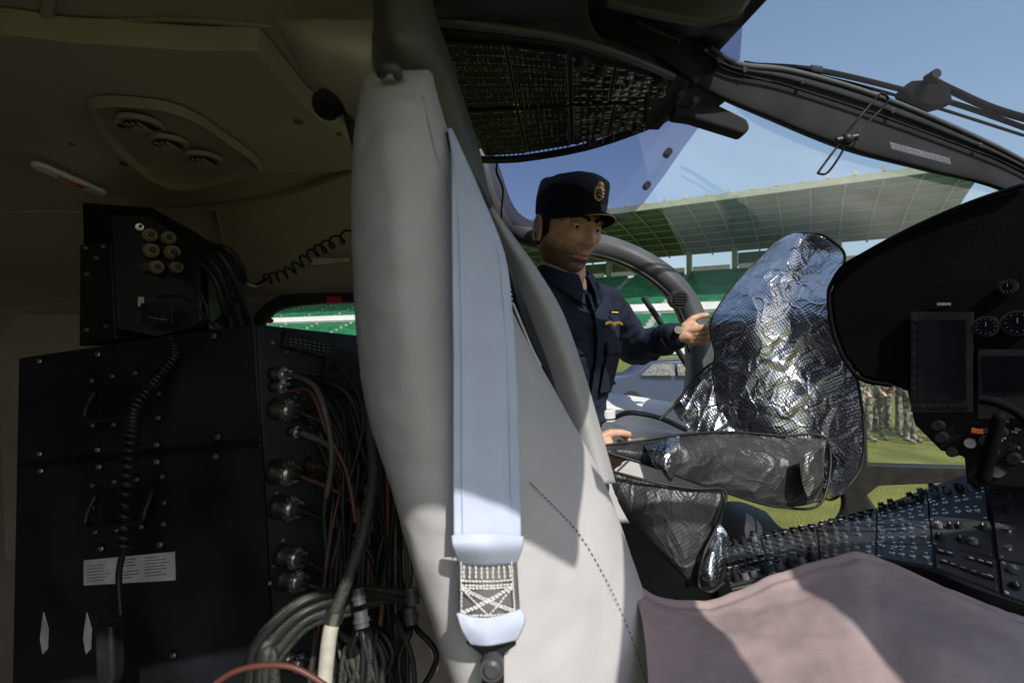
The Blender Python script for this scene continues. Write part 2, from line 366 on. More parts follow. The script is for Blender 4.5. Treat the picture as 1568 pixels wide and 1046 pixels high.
# ------------------------------------------------------------------ people helpers
def hand(name,wrist,along,toward_thumb,curl,parent,scale=1.0,m=None,spread=.0):
    X=V(along).normalized(); Y=V(toward_thumb); Y=(Y-X*Y.dot(X)).normalized(); Z=X.cross(Y)
    if curl<0: Z=-Z; curl=-curl
    W=V(wrist); T=lambda x,y,z:W+(X*x+Y*y+Z*z)*scale
    b=B()
    b.cap(T(-.022,0,0),T(.02,0,0),.024*scale,.026*scale)
    for y,l in((.028,.082),(.010,.086),(-.009,.084),(-.027,.078)):
        b.cap(T(.01,y*.55,0),T(l,y,0),.015*scale,.0115*scale)
    b.cap(T(.015,.018,-.006),T(.05,.030,-.010),.016*scale,.014*scale)
    for k,(y,L,r) in enumerate(((.030,(.042,.026,.020),.0088),(.0105,(.046,.030,.022),.009),(-.0095,(.043,.028,.021),.0087),(-.0285,(.034,.021,.018),.0076))):
        p=(.084-.003*abs(k-1),y,0); ang=0
        for j,l in enumerate(L):
            ang+=curl*(.8,1.1,.7)[j]*(1+.08*k)
            q=(p[0]+l*math.cos(ang),p[1]+spread*(1.5-k)*.004,p[2]-l*math.sin(ang))
            b.cap(T(*p),T(*q),r*scale*(1-.1*j),r*scale*(.93-.1*j)); p=q
    p=(.018,.03,-.008)
    for j,(l,dx) in enumerate(((.040,(.72,.45,-.50)),(.030,(.85,.05,-.55)),(.024,(.9,-.1,-.45)))):
        dd=V(dx).normalized()*l; q=(p[0]+dd.x,p[1]+dd.y,p[2]+dd.z); b.cap(T(*p),T(*q),.0125*scale-.001*j,.0112*scale-.001*j); p=q
    o=b.obj(name,[m or M['skin']],parent); remesh(o,.0026,3); return o
def head(name,C,fwd,parent,sc=1.0,roll=0):
    fwd=V(fwd).normalized(); side=fwd.cross(UP).normalized(); up=side.cross(fwd)
    rot=Matrix((side,fwd,up)).transposed().to_4x4(); mw=Matrix.Translation(C)@rot@Matrix.Rotation(roll,4,'Y')@Matrix.Scale(sc,4)
    g=lambda x,z,x0,z0,sx,sz:math.exp(-((x-x0)/sx)**2-((z-z0)/sz)**2)
    nu,nv=180,160; vs=[];fs=[]
    for j in range(nv+1):
        th=math.pi*j/nv
        for i in range(nu):
            ph=2*math.pi*i/nu
            n=V((math.sin(th)*math.cos(ph),math.sin(th)*math.sin(ph),math.cos(th)))
            e=lambda a,k:math.copysign(abs(a)**k,a)
            x=.073*e(n.x,.90);y=.090*e(n.y,.92);z=.118*n.z
            t=max(0,-z/.118)
            x*=1-.24*t**1.8
            if y<0: y*=1-.45*t**1.2
            else: y*=1-.02*t**2
            if y<0 and z>-.02: y*=1.06
            if n.y>0:
                fr=min(1,n.y*1.8)
                ax=abs(x)
                d=0
                d+=.019*g(x,z,0,-.027,.013,.012)+.015*g(x,z,0,-.010,.009,.018)+.008*g(x,z,0,.010,.0085,.014)
                d+=.010*g(ax,z,.0130,-.031,.0065,.007)
                d-=.015*g(ax,z,.030,.010,.015,.011)
                d+=.010*g(ax,z,.028,.029,.022,.008)
                d+=.0080*g(x,z,0,-.0555,.021,.0045)+.0090*g(x,z,0,-.0660,.018,.005)-.008*g(x,z,0,-.0605,.026,.0020)
                d-=.006*g(x,z,0,-.077,.018,.005)+.002*g(x,z,0,-.045,.004,.006)
                d+=.013*g(x,z,0,-.096,.024,.015)
                d+=.008*g(ax,z,.047,-.012,.015,.014)-.009*g(ax,z,.044,-.048,.016,.02)
                d-=.003*g(ax,z,.026,-.043,.006,.014)
                y+=d*fr
            x+=math.copysign(.007*g(y,z,.005,-.062,.03,.022),x) if abs(x)>.01 else 0
            vs.append(V((x,y,z)))
    for j in range(nv):
        for i in range(nu): fs.append((j*nu+i,j*nu+(i+1)%nu,(j+1)*nu+(i+1)%nu,(j+1)*nu+i))
    h=mkobj(name,vs,fs,M['face'],parent,angle=180); h.matrix_world=mw
    def put(b,nm,mats,**k):
        o=b.obj(nm,mats,parent,**k); o.matrix_world=mw; return o
    b=B()
    for sx in(-1,1):
        ax=(V((sx*.9,.1,0)).normalized(),V((-.1*sx,.95,.25)).normalized(),V((0,-.25,.95)).normalized())
        b.ball((sx*.075,-.010,-.006),(.006,.014,.026),0,14,10,ax)
        c=[V((sx*.081,-.012+.015*math.cos(a),-.004+.028*math.sin(a)-(.004 if math.sin(a)<0 else 0))) for a in [math.radians(q) for q in range(-60,250,22)]]
        for p,q in zip(c[:-1],c[1:]): b.cap(p,q,.0038,.0038,0,8)
        b.ball((sx*.077,-.004,-.030),(.005,.007,.008),0)
    o=put(b,name+'_ears',[M['skin']]); remesh(o,.0016,2)
    b=B()
    for sx in(-1,1):
        b.ball((sx*.031,.0715,.009),.0122,0,18,12)
        b.ball((sx*.0315,.0790,.0055),.0056,1,14,10)
        b.ball((sx*.031,.0715,.0125),(.0152,.0131,.0088),2,18,10)
        b.ball((sx*.031,.0715,-.0002),(.0142,.0124,.0055),2,18,10)
    put(b,name+'_eyes',[M['eyew'],M['hair'],M['skin']])
    b=B()
    for sx in(-1,1):
        pts=[V((sx*x,y,z)) for x,y,z in((.011,.098,.024),(.022,.0985,.029),(.034,.0925,.031),(.050,.0775,.026))]
        for p,q in zip(pts[:-1],pts[1:]): b.cap(p,q,.0046,.0038,0,8)
    put(b,name+'_brows',[M['hair']])
    hv=[];hf=[]
    nh,nr=60,14
    for j in range(nr):
        for i in range(nh):
            a_=i/(nh-1); ph=math.radians(165)+math.radians(210)*a_
            edge=min(a_,1-a_)*8; low=-.045+(.030*max(0,1-edge))
            zz=.06+(low-.06)*j/(nr-1)
            s=math.sqrt(max(0,1-(zz/.118)**2)); t=max(0,-zz/.118)
            x=.0752*s*math.cos(ph)*(1-.24*t**1.8); y=.0955*s*math.sin(ph)*1.05*(1-.42*t**1.2)
            hv.append(V((x,y,zz)))
    for j in range(nr-1):
        for i in range(nh-1): hf.append((j*nh+i,j*nh+i+1,(j+1)*nh+i+1,(j+1)*nh+i))
    o=mkobj(name+'_hair',hv,hf,M['hair'],parent,solid=.003,angle=180); o.matrix_world=mw
    return mw
def pilot_cap(mw,parent):
    mw=mw@Matrix.Translation((0,0,.008))@Matrix.Scale(.97,4)
    prof=[(.036,.0800,.1030,0),(.052,.0815,.1045,0),(.074,.0835,.1045,.001),(.094,.0840,.1010,.002),(.107,.0800,.0955,.001),(.115,.066,.080,-.002),(.120,.04,.05,-.003),(.122,.004,.005,-.003)]
    rails=[]
    for z,rx,ry,sh in prof:
        r=[]
        for i in range(24):
            a=2*math.pi*i/24; fr=max(0,math.sin(a))
            r.append(V((rx*math.cos(a),ry*math.sin(a)+sh,z+ (.014*fr if z>.09 and rx>.03 else 0)-.010*(1-fr)*(z<.05))))
        rails.append(r)
    o=loft('cap_crown',rails,80,50,M['capblk'],parent,closed=True,disp=lambda p,a,b:V((0,0,0))+p.normalized()*(.0030*nz(p,30)+.001*nz(p,70))); o.matrix_world=mw
    def brim(off):
        r0=[];r1=[];r2=[]
        for i in range(13):
            a=math.radians(18+144*i/12); c,s=math.cos(a),math.sin(a)
            r0.append(V((.083*c,.1035*s,.040+off)))
            r1.append(V((.088*c,.106*s+.034*s**1.5,.038-.012*abs(c)**2+off-.004)))
            r2.append(V((.084*c,.108*s+.062*max(0,s)**1.2-.013,.028-.022*abs(c)**2+off)))
        return [r0,r1,r2]
    o=loft('cap_brim',brim(0),40,12,M['capblk'],parent,solid=.003); o.matrix_world=mw
    e=tube('cap_brim_piping',[p+V((0,.0005,.001)) for p in brim(0)[2]],.0009,M['gold'],parent,n=50,seg=6); e.matrix_world=mw
    b=B(); yb=.1065
    b.ball((0,yb,.082),(.0155,.003,.019),0,24,10)
    b.ball((0,yb+.0018,.080),(.0098,.003,.012),1,20,10)
    for k in range(14):
        a=2*math.pi*k/14; b.ball((.0145*math.cos(a),yb+.0018,.082+.0185*math.sin(a)),.0024,0,8,6)
    for k in range(-2,3): b.ball((k*.0035,yb+.0015,.1020+.002*(2-abs(k))*.7),.0028,0,8,6)
    for x,z in((-.003,.084),(.003,.084),(-.003,.076),(.003,.076)): b.ball((x,yb+.004,z),(.002,.0012,.003),0,8,6)
    o=b.obj('cap_badge',[M['gold'],M['capblk']],parent); o.matrix_world=mw
# ------------------------------------------------------------------ the crewman
man=group('crewman')
L=V((.8,.6,0)); Fd=V((.6,-.8,0))
b=B()
rings=[(1.56,.165,.118,0),(1.64,.165,.118,.0),(1.73,.145,.104,.01),(1.85,.158,.114,.02),(1.97,.180,.127,.035),(2.06,.188,.120,.035),(2.115,.170,.097,.03),(2.15,.120,.078,.028),(2.175,.078,.068,.03)]
C0=V((.118,1.45,0)); n=28; vs=[]
for z,a,c,f in rings:
    ctr=C0+Fd*f+UP*z
    for k in range(n):
        t=2*math.pi*k/n; vs.append(ctr+L*a*math.cos(t)+Fd*c*math.sin(t))
fs=[(j*n+i,j*n+(i+1)%n,(j+1)*n+(i+1)%n,(j+1)*n+i) for j in range(len(rings)-1) for i in range(n)]+[tuple(range(n))[::-1],tuple((len(rings)-1)*n+i for i in range(n))]
b.add(vs,fs)
shL=C0+Fd*.03+L*.170+UP*2.10; shR=C0+Fd*.03-L*.165+UP*2.10
elL=V((.415,1.70,1.975)); wrL=P(1030,516,1.50)
elR=V((-.03,1.22,1.84)); wrR=P(884,680,1.14)
for s_,e_,w_ in((shL,elL,wrL),(shR,elR,wrR)):
    b.cap(s_,e_,.070,.056); b.cap(e_,w_,.054,.042); b.cap(C0+Fd*.03+UP*2.11,s_,.078,.068)
for t in(.35,.5,.62,.8):
    p=shL.lerp(elL,t); b.ball(p+V((0,-.012,-.004)),(.064,.062,.014),0,16,8)
for t in(.15,.32,.5):
    p=elL.lerp(wrL,t); b.ball(p,(.014,.056-.01*t,.055-.01*t),0,14,10)
for z,sx in((1.78,.05),(1.82,-.04),(1.88,.07),(1.93,-.06)):
    b.ball(C0+Fd*.075+L*sx+UP*z,(.10,.05,.012),0,16,8,(L,Fd,V((.15,0,1)).normalized()))
for sg in(-1,1):
    hp=C0+L*.09*sg+UP*1.56; kn=C0+L*.11*sg+Fd*.04+UP*1.16; an=C0+L*.12*sg+UP*.82
    b.cap(hp,kn,.095,.068); b.cap(kn,an,.066,.055)
o=b.obj('uniform',[M['navy']],man); remesh(o,.007,4,.022,.045)
b=B()
for sg in(-1,1):
    an=C0+L*.12*sg+UP*.78; b.cap(an,an+Fd*.16-UP*.03,.05,.045); b.cap(an+UP*.08,an,.052,.05)
o=b.obj('boots',[M['black2']],man); remesh(o,.01,3)
HC=P(868,353,1.39)
mw=head('head',HC,(.50,-.84,-.20),man,1.08,math.radians(-2)); pilot_cap(mw,man)
nb=C0+Fd*.045+UP*2.135
b=B(); b.cyl(nb,HC+V((-.01,.02,-.03)),.064,.056,0,28); o=b.obj('neck',[M['skin']],man)
b=B(); b.ball(nb+Fd*.05+UP*.012,(.035,.02,.05),0,16,10,(L,Fd,UP)); o=b.obj('throat',[M['skin']],man)
for sg in(-1,1):
    top=[];bot=[]
    for k in range(7):
        a=math.radians(-90+ (k/6)*168)
        dirv=L*sg*math.cos(a)+Fd*math.sin(a)
        base=nb+UP*(.040-.018*max(0,math.sin(a)))
        top.append(base+dirv*.071+UP*(.030-.012*max(0,math.sin(a)))); 
        bot.append(base+dirv*(.094+.014*max(0,math.sin(a)))-UP*(.014+.055*max(0,math.sin(a))**3))
    mid=[(p+q)/2+ (p-nb).normalized()*.006 for p,q in zip(top,bot)]
    inn=[p*1.0+(nb-p)*.10-UP*.02 for p in top]
    loft('collar_'+('l' if sg>0 else 'r'),[inn,top,mid,bot],28,14,M['navy'],man,solid=.003)
def chest(x,z):
    for (z0,a0,c0,f0),(z1,a1,c1,f1) in zip(rings[:-1],rings[1:]):
        if z0<=z<=z1:
            t=(z-z0)/(z1-z0); a=a0+(a1-a0)*t;c=c0+(c1-c0)*t;f=f0+(f1-f0)*t
            return C0+UP*z+L*x+Fd*(f+c*math.sqrt(max(0,1-(x/a)**2)))
    return C0+UP*z
b=B()
wc=chest(.075,2.045)+Fd*.012
for sg in(-1,1):
    for k in range(6): b.ball(wc+L*sg*(.006+.0048*k)+UP*(.002*k-.0009*k*k*.5+ .003),(.005,.003,.0045),0,8,6,(L,Fd,UP))
b.ball(wc,(.006,.004,.008),0,10,8,(L,Fd,UP))
b.box(wc+UP*.033,(.032,.003,.010),1,(L,Fd,UP))
b.box(wc+UP*.033+Fd*.002,(.026,.002,.0035),0,(L,Fd,UP))
b.obj('wings_badge',[M['gold'],M['capblk']],man)
pl=[chest(.0,z)+Fd*.008 for z in(1.62,1.75,1.9,2.0,2.08,2.12)]
tube('placket',pl,.012,M['navy'],man,n=40,seg=8,flat=.4)
for x in(-.085,.085):
    q=[[chest(x+dx,z)+Fd*.012 for dx in(-.05,-.02,.02,.05)] for z in(2.0,1.965)]
    loft('pocket_flap',q,12,5,M['navy'],man,solid=.004)
    q=[[chest(x+dx,z)+Fd*.009 for dx in(-.048,-.02,.02,.048)] for z in(1.965,1.90,1.86)]
    loft('pocket',q,12,8,M['navy'],man,solid=.003)
    bb=B(); bb.cyl(chest(x,1.972)+Fd*.012,chest(x,1.972)+Fd*.017,.005,.005,0,12); bb.obj('pocket_button',[M['black2']],man)
fwdL=(wrL-elL).normalized()
hand('left_hand',wrL+fwdL*.020+V((.006,0,0)),V((.93,-.25,.02)),V((-.1,-.45,.9)),.80,man,.86)
fwdR=(wrR-elR).normalized()
hand('right_hand',wrR+fwdR*.02,V((.9,-.15,-.30)),V((.1,-.4,.9)),1.0,man,.86)
b=B()
wp=wrL+fwdL*.018
wx=(fwdL*.5+V((.93,-.25,.02))*.5).normalized()
b.cyl(wp-wx*.008,wp+wx*.010,.0285,.0285,0,24); b.cyl(wp+V((-.004,-.024,.012)),wp+V((-.004,-.033,.016)),.012,.012,0,20); b.obj('wrist_watch',[M['black2'],M['steel']],man)
b=B(); b.cyl(wrL-fwdL*.035,wrL+fwdL*.004,.045,.042,0,24); b.cyl(wrR-fwdR*.03,wrR+fwdR*.004,.043,.040,0,24); b.obj('cuffs',[M['navy']],man,bevel=.003)
# ------------------------------------------------------------------ soldiers outside
def soldier(x,y,yaw,sc=1.0):
    g=group('soldier'); L2=V((math.cos(yaw),math.sin(yaw),0)); F2=V((math.sin(yaw),-math.cos(yaw),0)); O=V((x,y,0))
    T=lambda l,f,z:O+(L2*l+F2*f+UP*z)*sc
    b=B()
    b.ball(T(0,0,1.28),(.19,.13,.27),0,16,12,(L2,F2,UP)); b.ball(T(0,0,.98),(.17,.12,.14),0,14,10,(L2,F2,UP))
    for s in(-1,1):
        b.cap(T(s*.09,0,.95),T(s*.12,.02,.5),.095,.07); b.cap(T(s*.12,.02,.5),T(s*.13,-.01,.12),.07,.055); b.cap(T(s*.13,-.01,.09),T(s*.14,.14,.05),.055,.045)
        b.cap(T(0,0,1.42),T(s*.18,0,1.42),.08,.07); b.cap(T(s*.19,0,1.42),T(s*.27,.02,1.15),.065,.05); b.cap(T(s*.27,.02,1.15),T(s*.20,.2,1.0),.05,.038)
    o=b.obj('fatigues',[M['camo']],g); remesh(o,.025,3)
    b=B(); b.ball(T(0,.01,1.64),(.075,.09,.115),0,14,10,(L2,F2,UP)); b.cyl(T(0,0,1.48),T(0,0,1.6),.055,.05,0)
    for s in(-1,1): 
        b.ball(T(s*.19,.24,.99),(.04,.05,.035),0)
        for k in range(4): b.cap(T(s*.17-.0+.02*k*s,.27,.98),T(s*.17+.02*k*s,.30,.94),.01,.008,0,8)
    b.obj('head_and_hands',[M['skin']],g)
    b=B(); b.ball(T(0,.0,1.71),(.09,.105,.07),0,14,8,(L2,F2,UP)); b.ball(T(0,.11,1.69),(.07,.06,.012),0,12,8,(L2,F2,UP)); b.obj('field_cap',[M['camo']],g)
for x,y,a in((7.0,10.2,.3),(7.45,10.5,-.2),(7.85,10.1,.5),(8.2,10.7,0),(6.9,11.2,-.5),(7.6,11.3,.9),(8.3,11.5,-.4),(8.6,10.3,.2),(9.2,10.9,.2),(8.0,12.0,.2)): soldier(x,y,a)
# ------------------------------------------------------------------ helicopter shell
heli=group('helicopter_fuselage')
xs=(-2.4,-1.6,-.9,-.35,-.12)
prof=[(-.03,2.53),(.3,2.52),(.7,2.49),(1.05,2.45),(1.35,2.39),(1.58,2.31),(1.74,2.24),(1.84,2.19),(1.87,2.175)]
rails=[[V((x,y,z-(.10 if x<-2 else .02 if x<-1.4 else 0))) for x in xs] for y,z in prof]
loft('cabin_ceiling',rails,60,60,M['cream'],heli,solid=.02)
def ceil_z(y):
    for (a,za),(b_,zb) in zip(prof[:-1],prof[1:]):
        if a<=y<=b_: return za+(zb-za)*(y-a)/(b_-a)
    return 2.2
def onceil(u,v,off=0):
    for k in range(400):
        d=.3+k*.004; p=P(u,v,d)
        if p.z>=ceil_z(d)-off: return V((p.x,p.y,p.z))
    return P(u,v,1.8)
outer=[(-60,60),(120,62),(300,72),(385,72),(410,90),(480,170),(560,235),(540,262),(400,268),(300,292),(200,300),(60,240),(-60,200)]
def ceilpanel(name,pts,off,m,n=90,edge=.010):
    c=curve([onceil(u,v,off) for u,v in pts],n,True); cen=sum(c,V((0,0,0)))/n
    cen.z=ceil_z(cen.y)-off
    vs=[];fs=[]
    K=10
    prs=[(1.0,0),(.985,.6),(.97,1),(.9,1),(.75,1),(.6,1),(.45,1),(.3,1),(.15,1),(.03,1)]
    for sc_,k_ in prs:
        for p in c:
            q=cen+(p-cen)*sc_; q.z=ceil_z(q.y)-.012-(off-.012)*k_; vs.append(q)
    vs.append(cen)
    for j in range(K-1):
        for i in range(n): fs.append((j*n+i,j*n+(i+1)%n,(j+1)*n+(i+1)%n,(j+1)*n+i))
    for i in range(n): fs.append(((K-1)*n+i,(K-1)*n+(i+1)%n,len(vs)-1))
    return mkobj(name,vs,fs,m,heli,angle=25)
ceilpanel('ceiling_moulding',outer,.045,M['cream'])
def seam(pts,r,m,off=.012,n=60): tube('headliner_seam',[onceil(u,v,off) for u,v in pts],r,m,heli,n=n,seg=8)
seam([(-80,330),(40,322),(180,325),(330,318),(430,300),(540,262)],.010,M['cream'],.010)
seam([(-80,20),(60,40),(250,30),(420,42)],.004,M['cream2'],.012)
seam([(0,110),(60,60),(80,-40)],.008,M['cream'],.014)
seam([(330,318),(345,380),(370,420)],.006,M['cream2'],.012)
bulk=[V((-2.05,-.8,.7)),V((-2.05,1.9,.7)),V((-2.05,1.9,2.3)),V((-2.05,1.2,2.5)),V((-2.05,-.8,2.55))]
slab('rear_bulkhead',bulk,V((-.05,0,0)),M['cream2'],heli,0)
slab('near_roof_blocker',[V((-2.4,-.80,2.50)),V((-.50,-.80,2.50)),V((-.50,-.045,2.535)),V((-2.4,-.045,2.535))],V((0,0,.03)),M['cream2'],heli,0)  # unseen near roof, added to darken the left of the cabin
slab('near_side_blocker',[V((-2.4,-.80,.7)),V((-.62,-.80,.7)),V((-.62,-.80,2.49)),V((-2.4,-.80,2.49))],V((0,-.04,0)),M['cream2'],heli,0)  # unseen near wall, added to keep sky light off the left side
wy=1.88
def wall(name,pts,m,th=.04,bevel=.006,y=wy): return slab(name,[V((x,y,z)) for x,z in pts],V((0,th,0)),m,heli,bevel)
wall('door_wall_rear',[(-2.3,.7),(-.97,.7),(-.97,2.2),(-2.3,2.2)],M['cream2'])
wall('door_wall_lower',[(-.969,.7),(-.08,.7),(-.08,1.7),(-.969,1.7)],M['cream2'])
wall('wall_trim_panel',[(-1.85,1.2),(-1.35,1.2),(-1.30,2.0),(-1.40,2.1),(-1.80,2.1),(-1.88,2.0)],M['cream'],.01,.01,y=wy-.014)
corner=[(-.97,2.2)]+[(-.97+.0,2.04)]+[(-.93+.14-.14*math.cos(math.radians(a)),2.03+.125*math.sin(math.radians(a))) for a in(0,20,40,60,80,90)]+[(-.08,2.18),(-.08,2.2)]
wall('door_window_header',corner,M['cream2'],bevel=0)
tube('window_seal',[V((-.935,wy-.01,1.7)),V((-.935,wy-.01,2.0)),V((-.90,wy-.01,2.10)),V((-.80,wy-.01,2.15)),V((-.5,wy-.01,2.17)),V((-.1,wy-.01,2.185))],.026,M['dgrey'],heli,n=50)
tube('door_track',[V((-1.2,wy-.05,2.22)),V((-.9,wy-.06,2.235)),V((-.3,wy-.06,2.25))],.012,M['dgrey'],heli)
bb=B(); bb.box((-.64,wy-.035,2.15),(.05,.01,.022),0); bb.ball((-.875,wy-.03,2.075),(.014,.006,.010),0); bb.obj('window_release_marks',[M['red']],heli)
slab('door_post',[V((-.10,1.80,.7)),V((-.02,1.80,.7)),V((-.03,1.80,2.12)),V((-.09,1.8,2.35)),V((-.2,1.8,2.35))],V((0,.1,0)),M['dgrey'],heli,.01)
slab('cabin_floor',[V((-2.4,-.85,.7)),V((2.2,-.85,.7)),V((2.2,1.95,.7)),V((-2.4,1.95,.7))],V((0,0,-.06)),M['dgrey'],heli,0)
slab('cockpit_roof',[V((-.14,-.03,2.52)),V((.42,-.03,2.52)),V((.38,.70,2.50)),V((.33,1.10,2.50)),V((.12,1.30,2.50)),V((-.14,1.34,2.50))],V((0,0,.03)),M['black2'],heli,0)
# curved cockpit door frame: a broad moulded arch with a rebate
def arch(pts,w0,m,name):
    a=[P(u,v,d) for u,v,d in pts]
    n_=len(a); inner=[];outer_=[];mid_=[]
    for i,p in enumerate(a):
        t=(a[min(i+1,n_-1)]-a[max(i-1,0)]).normalized(); nrm=V((t.z,0,-t.x)).normalized()
        if nrm.z<0 and i<5: nrm=-nrm
        if i>=5 and nrm.x<0: nrm=-nrm
        outer_.append(p+nrm*w0); mid_.append(p+V((0,-.02,0))); inner.append(p-nrm*w0)
    loft(name,[outer_,mid_,inner,[p+V((0,.06,0)) for p in inner]],100,24,m,heli,solid=.006)
arch([(700,160,1.5),(742,250,1.5),(768,320,1.52),(800,352,1.55),(850,366,1.6),(930,378,1.7),(985,400,1.72),(1030,432,1.72),(1060,475,1.72),(1074,530,1.70),(1073,600,1.68),(1050,660,1.66)],.034,M['mgrey'],'cockpit_door_frame')
tube('door_frame_seal',[P(850,382,1.57),P(925,394,1.66),P(975,414,1.68),P(1018,446,1.68),P(1044,485,1.68),P(1056,540,1.66)],.007,M['black2'],heli,n=70)
tube('inner_window_post',[P(985,455,1.85),P(1012,495,1.85),P(1040,540,1.85),P(1056,565,1.85)],.011,M['dgrey'],heli,n=50)
b=B(); p=P(1036,459,1.60); b.cyl(p,p-V((0,.03,0)),.030,.028,0,28); b.cyl(p-V((0,.0305,0)),p-V((0,.033,0)),.022,.022,1,24)
for k in range(-2,3): b.box(p-V((0,.035,.008*k)),(.04,.003,.002),0)
b.obj('cockpit_air_outlet',[M['dgrey'],M['black']],heli)
loft('door_lower_panel',[[P(880,604,1.83),P(960,608,1.82),P(1040,622,1.80),P(1110,640,1.78)],[P(880,622,1.70),P(960,628,1.68),P(1040,645,1.66),P(1110,662,1.64)],[P(880,650,1.66),P(960,656,1.64),P(1040,668,1.62),P(1110,690,1.62)],[P(880,660,1.60),P(960,668,1.58),P(1040,684,1.56),P(1110,705,1.56)],[P(880,800,1.6),P(960,800,1.58),P(1040,800,1.56),P(1110,800,1.56)]],40,40,M['lgrey'],heli,solid=.015)
tube('door_grab_handle',[P(940,640,1.6),P(965,632,1.54),P(1010,640,1.54),P(1050,658,1.58)],.008,M['mgrey'],heli)
b=B(); b.cyl(P(928,645,1.45),P(928,627,1.45),.026,.026,0,24); b.cyl(P(928,642,1.45),P(928,639,1.45),.0275,.0275,1,24); b.obj('door_lock_knob',[M['lgrey'],M['dgrey']],heli,bevel=.003)
wall('lower_side_wall',[(.0,.7),(.92,.7),(.92,1.30),(.75,1.42),(.0,1.5)],M['dgrey'],y=1.78)
def D(pts,m,name,ext=V((0.03,.04,0)),bev=.004): return slab(name,[P(*p) for p in pts],ext,m,heli,bev)
D([(1265,700,1.7),(1325,640,1.7),(1328,712,1.7),(1480,716,1.7),(1490,738,1.7),(1345,744,1.7),(1325,760,1.7),(1342,786,1.7),(1440,778,1.7),(1500,860,1.7),(1180,880,1.7),(1175,800,1.7),(1200,822,1.7),(1250,818,1.7),(1285,800,1.7),(1292,770,1.7),(1285,750,1.7),(1230,755,1.7)],M['black2'],'nose_window_frame')
tube('chin_window_arch',[P(1170,790,1.66),P(1200,816,1.66),P(1245,818,1.66),P(1285,795,1.66),P(1293,760,1.66),P(1270,730,1.66)],.012,M['black2'],heli)
slab('nose_lower_shell',[P(1100,790,1.75),P(1175,800,1.75),P(1180,880,1.75),P(1500,860,1.75),P(1700,800,1.75),P(1700,1200,1.75),P(1100,1200,1.75)],V((0.03,.04,0)),M['black2'],heli,0)
up_=[(880,-60,.80),(980,5,.82),(1085,78,.86),(1130,103,.88),(1210,113,.92),(1330,147,.96),(1450,195,1.0),(1568,252,1.05),(1720,345,1.12)]
lo_=[(800,-20,.80),(900,38,.82),(1010,92,.86),(1080,140,.88),(1180,183,.92),(1300,230,.96),(1420,262,1.0),(1545,296,1.05),(1700,372,1.12)]
U=[P(*p) for p in up_]; Lo=[P(*p) for p in lo_]
R1=[u.lerp(l,.16)+V((-.005,-.012,-.0)) for u,l in zip(U,Lo)]
R2=[u.lerp(l,.30)+V((-.003,-.004,0)) for u,l in zip(U,Lo)]
R3=[u.lerp(l,.85)+V((-.005,-.010,0)) for u,l in zip(U,Lo)]
loft('windscreen_header_beam',[U,R1,R2,R3,Lo,[p+V((.02,.05,.03)) for p in Lo],[p+V((.02,.05,.03)) for p in U]],110,30,M['beam'],heli)
tube('header_beam_rim',[p+V((0,-.004,.002)) for p in U[2:]],.005,M['mgrey'],heli,n=80)
tube('header_beam_seal',[u.lerp(l,.33)+V((-.004,-.012,0)) for u,l in zip(U,Lo)][2:],.0022,M['black'],heli,n=80,seg=6)
b=B()
for t in(.18,.26,.4,.52,.66,.8,.93):
    u=cr(U,t); l=cr(Lo,t); p=u.lerp(l,.2)+V((0,-.014,0)); b.cyl(p,p+V((0,-.004,-.002)),.0045,.0035,0,10)
b.obj('beam_screws',[M['mgrey']],heli)
for u0,v0,u1,v1,t in((965,42,1035,72,.3),(1350,224,1440,248,.72)):
    a=P(u0,v0,.825 if u0<1000 else .945); c=P(u1,v1,.84 if u0<1000 else .975); dn=V((.0,-.004,-.014 if u0>1000 else -.010))
    off=V((0,-.02,0))
    slab('placard',[a+off,c+off,c+off+dn,a+off+dn],V((0,.001,0)),M['mgrey'] if u0>1000 else M['black2'],heli,0)
    bb=B()
    for k in range(2):
        for i in range(14):
            if R()<.8:
                q=(a+off).lerp(c+off,(i+.5)/14)+dn*(.3+.4*k)+V((0,-.0012,0)); bb.box(q,(.003+.002*R(),.0004,.0012),0,(((c-a).normalized()),V((0,1,0)),UP))
    bb.obj('placard_text',[M['legend2']],heli,smooth=False)
gt=[P(960,112,.94),P(1080,142,.97),P(1180,185,1.0),P(1300,232,1.04),P(1420,264,1.09),P(1545,298,1.14),P(1700,374,1.2)]
g1=[P(1000,290,1.60),P(1080,300,1.55),P(1180,320,1.55),P(1300,340,1.55),P(1420,380,1.58),P(1545,420,1.62),P(1700,460,1.7)]
g2=[P(1085,480,1.76),P(1130,500,1.76),P(1200,520,1.78),P(1300,540,1.8),P(1420,560,1.8),P(1545,580,1.85),P(1700,600,1.9)]
g3=[P(1085,600,1.77),P(1130,620,1.79),P(1200,650,1.8),P(1300,690,1.8),P(1420,720,1.8),P(1545,730,1.85),P(1700,740,1.9)]
loft('windscreen_glass',[gt,g1,g2,g3],40,30,M['glass'],heli)
gn=[[p+V((0,.02,.03)) for p in U[1:]],[V((p.x*1.05,p.y*.62,2.60-.12*max(0,p.x-.6))) for p in U[1:]],[V((p.x*1.05+.05,.20,2.60-.14*max(0,p.x-.6))) for p in U[1:]]]
loft('windscreen_glass_near',gn,40,20,M['glass2'],heli)
tube('added_shadow_bar',[V((.44,.12,2.52)),V((.70,.20,2.50)),V((1.25,.19,2.44)),V((1.9,.25,2.0)),V((2.05,.3,1.5))],.02,M['mgrey'],heli,n=50,seg=12)  # unseen bar added to cast shade, kept clear of the cushion
tube('near_door_roof_rail',[V((-2.2,-.05,2.50)),V((-1,-.05,2.51)),V((.42,-.05,2.52))],.03,M['mgrey'],heli,seg=12)
slab('added_shade_panel',[V((.885,.17,2.50)),V((1.9,.17,2.46)),V((1.9,-.9,2.40)),V((.885,-.9,2.44))],V((0,0,.03)),M['mgrey'],heli,0)  # unseen slab added to shade the right part of the cushion
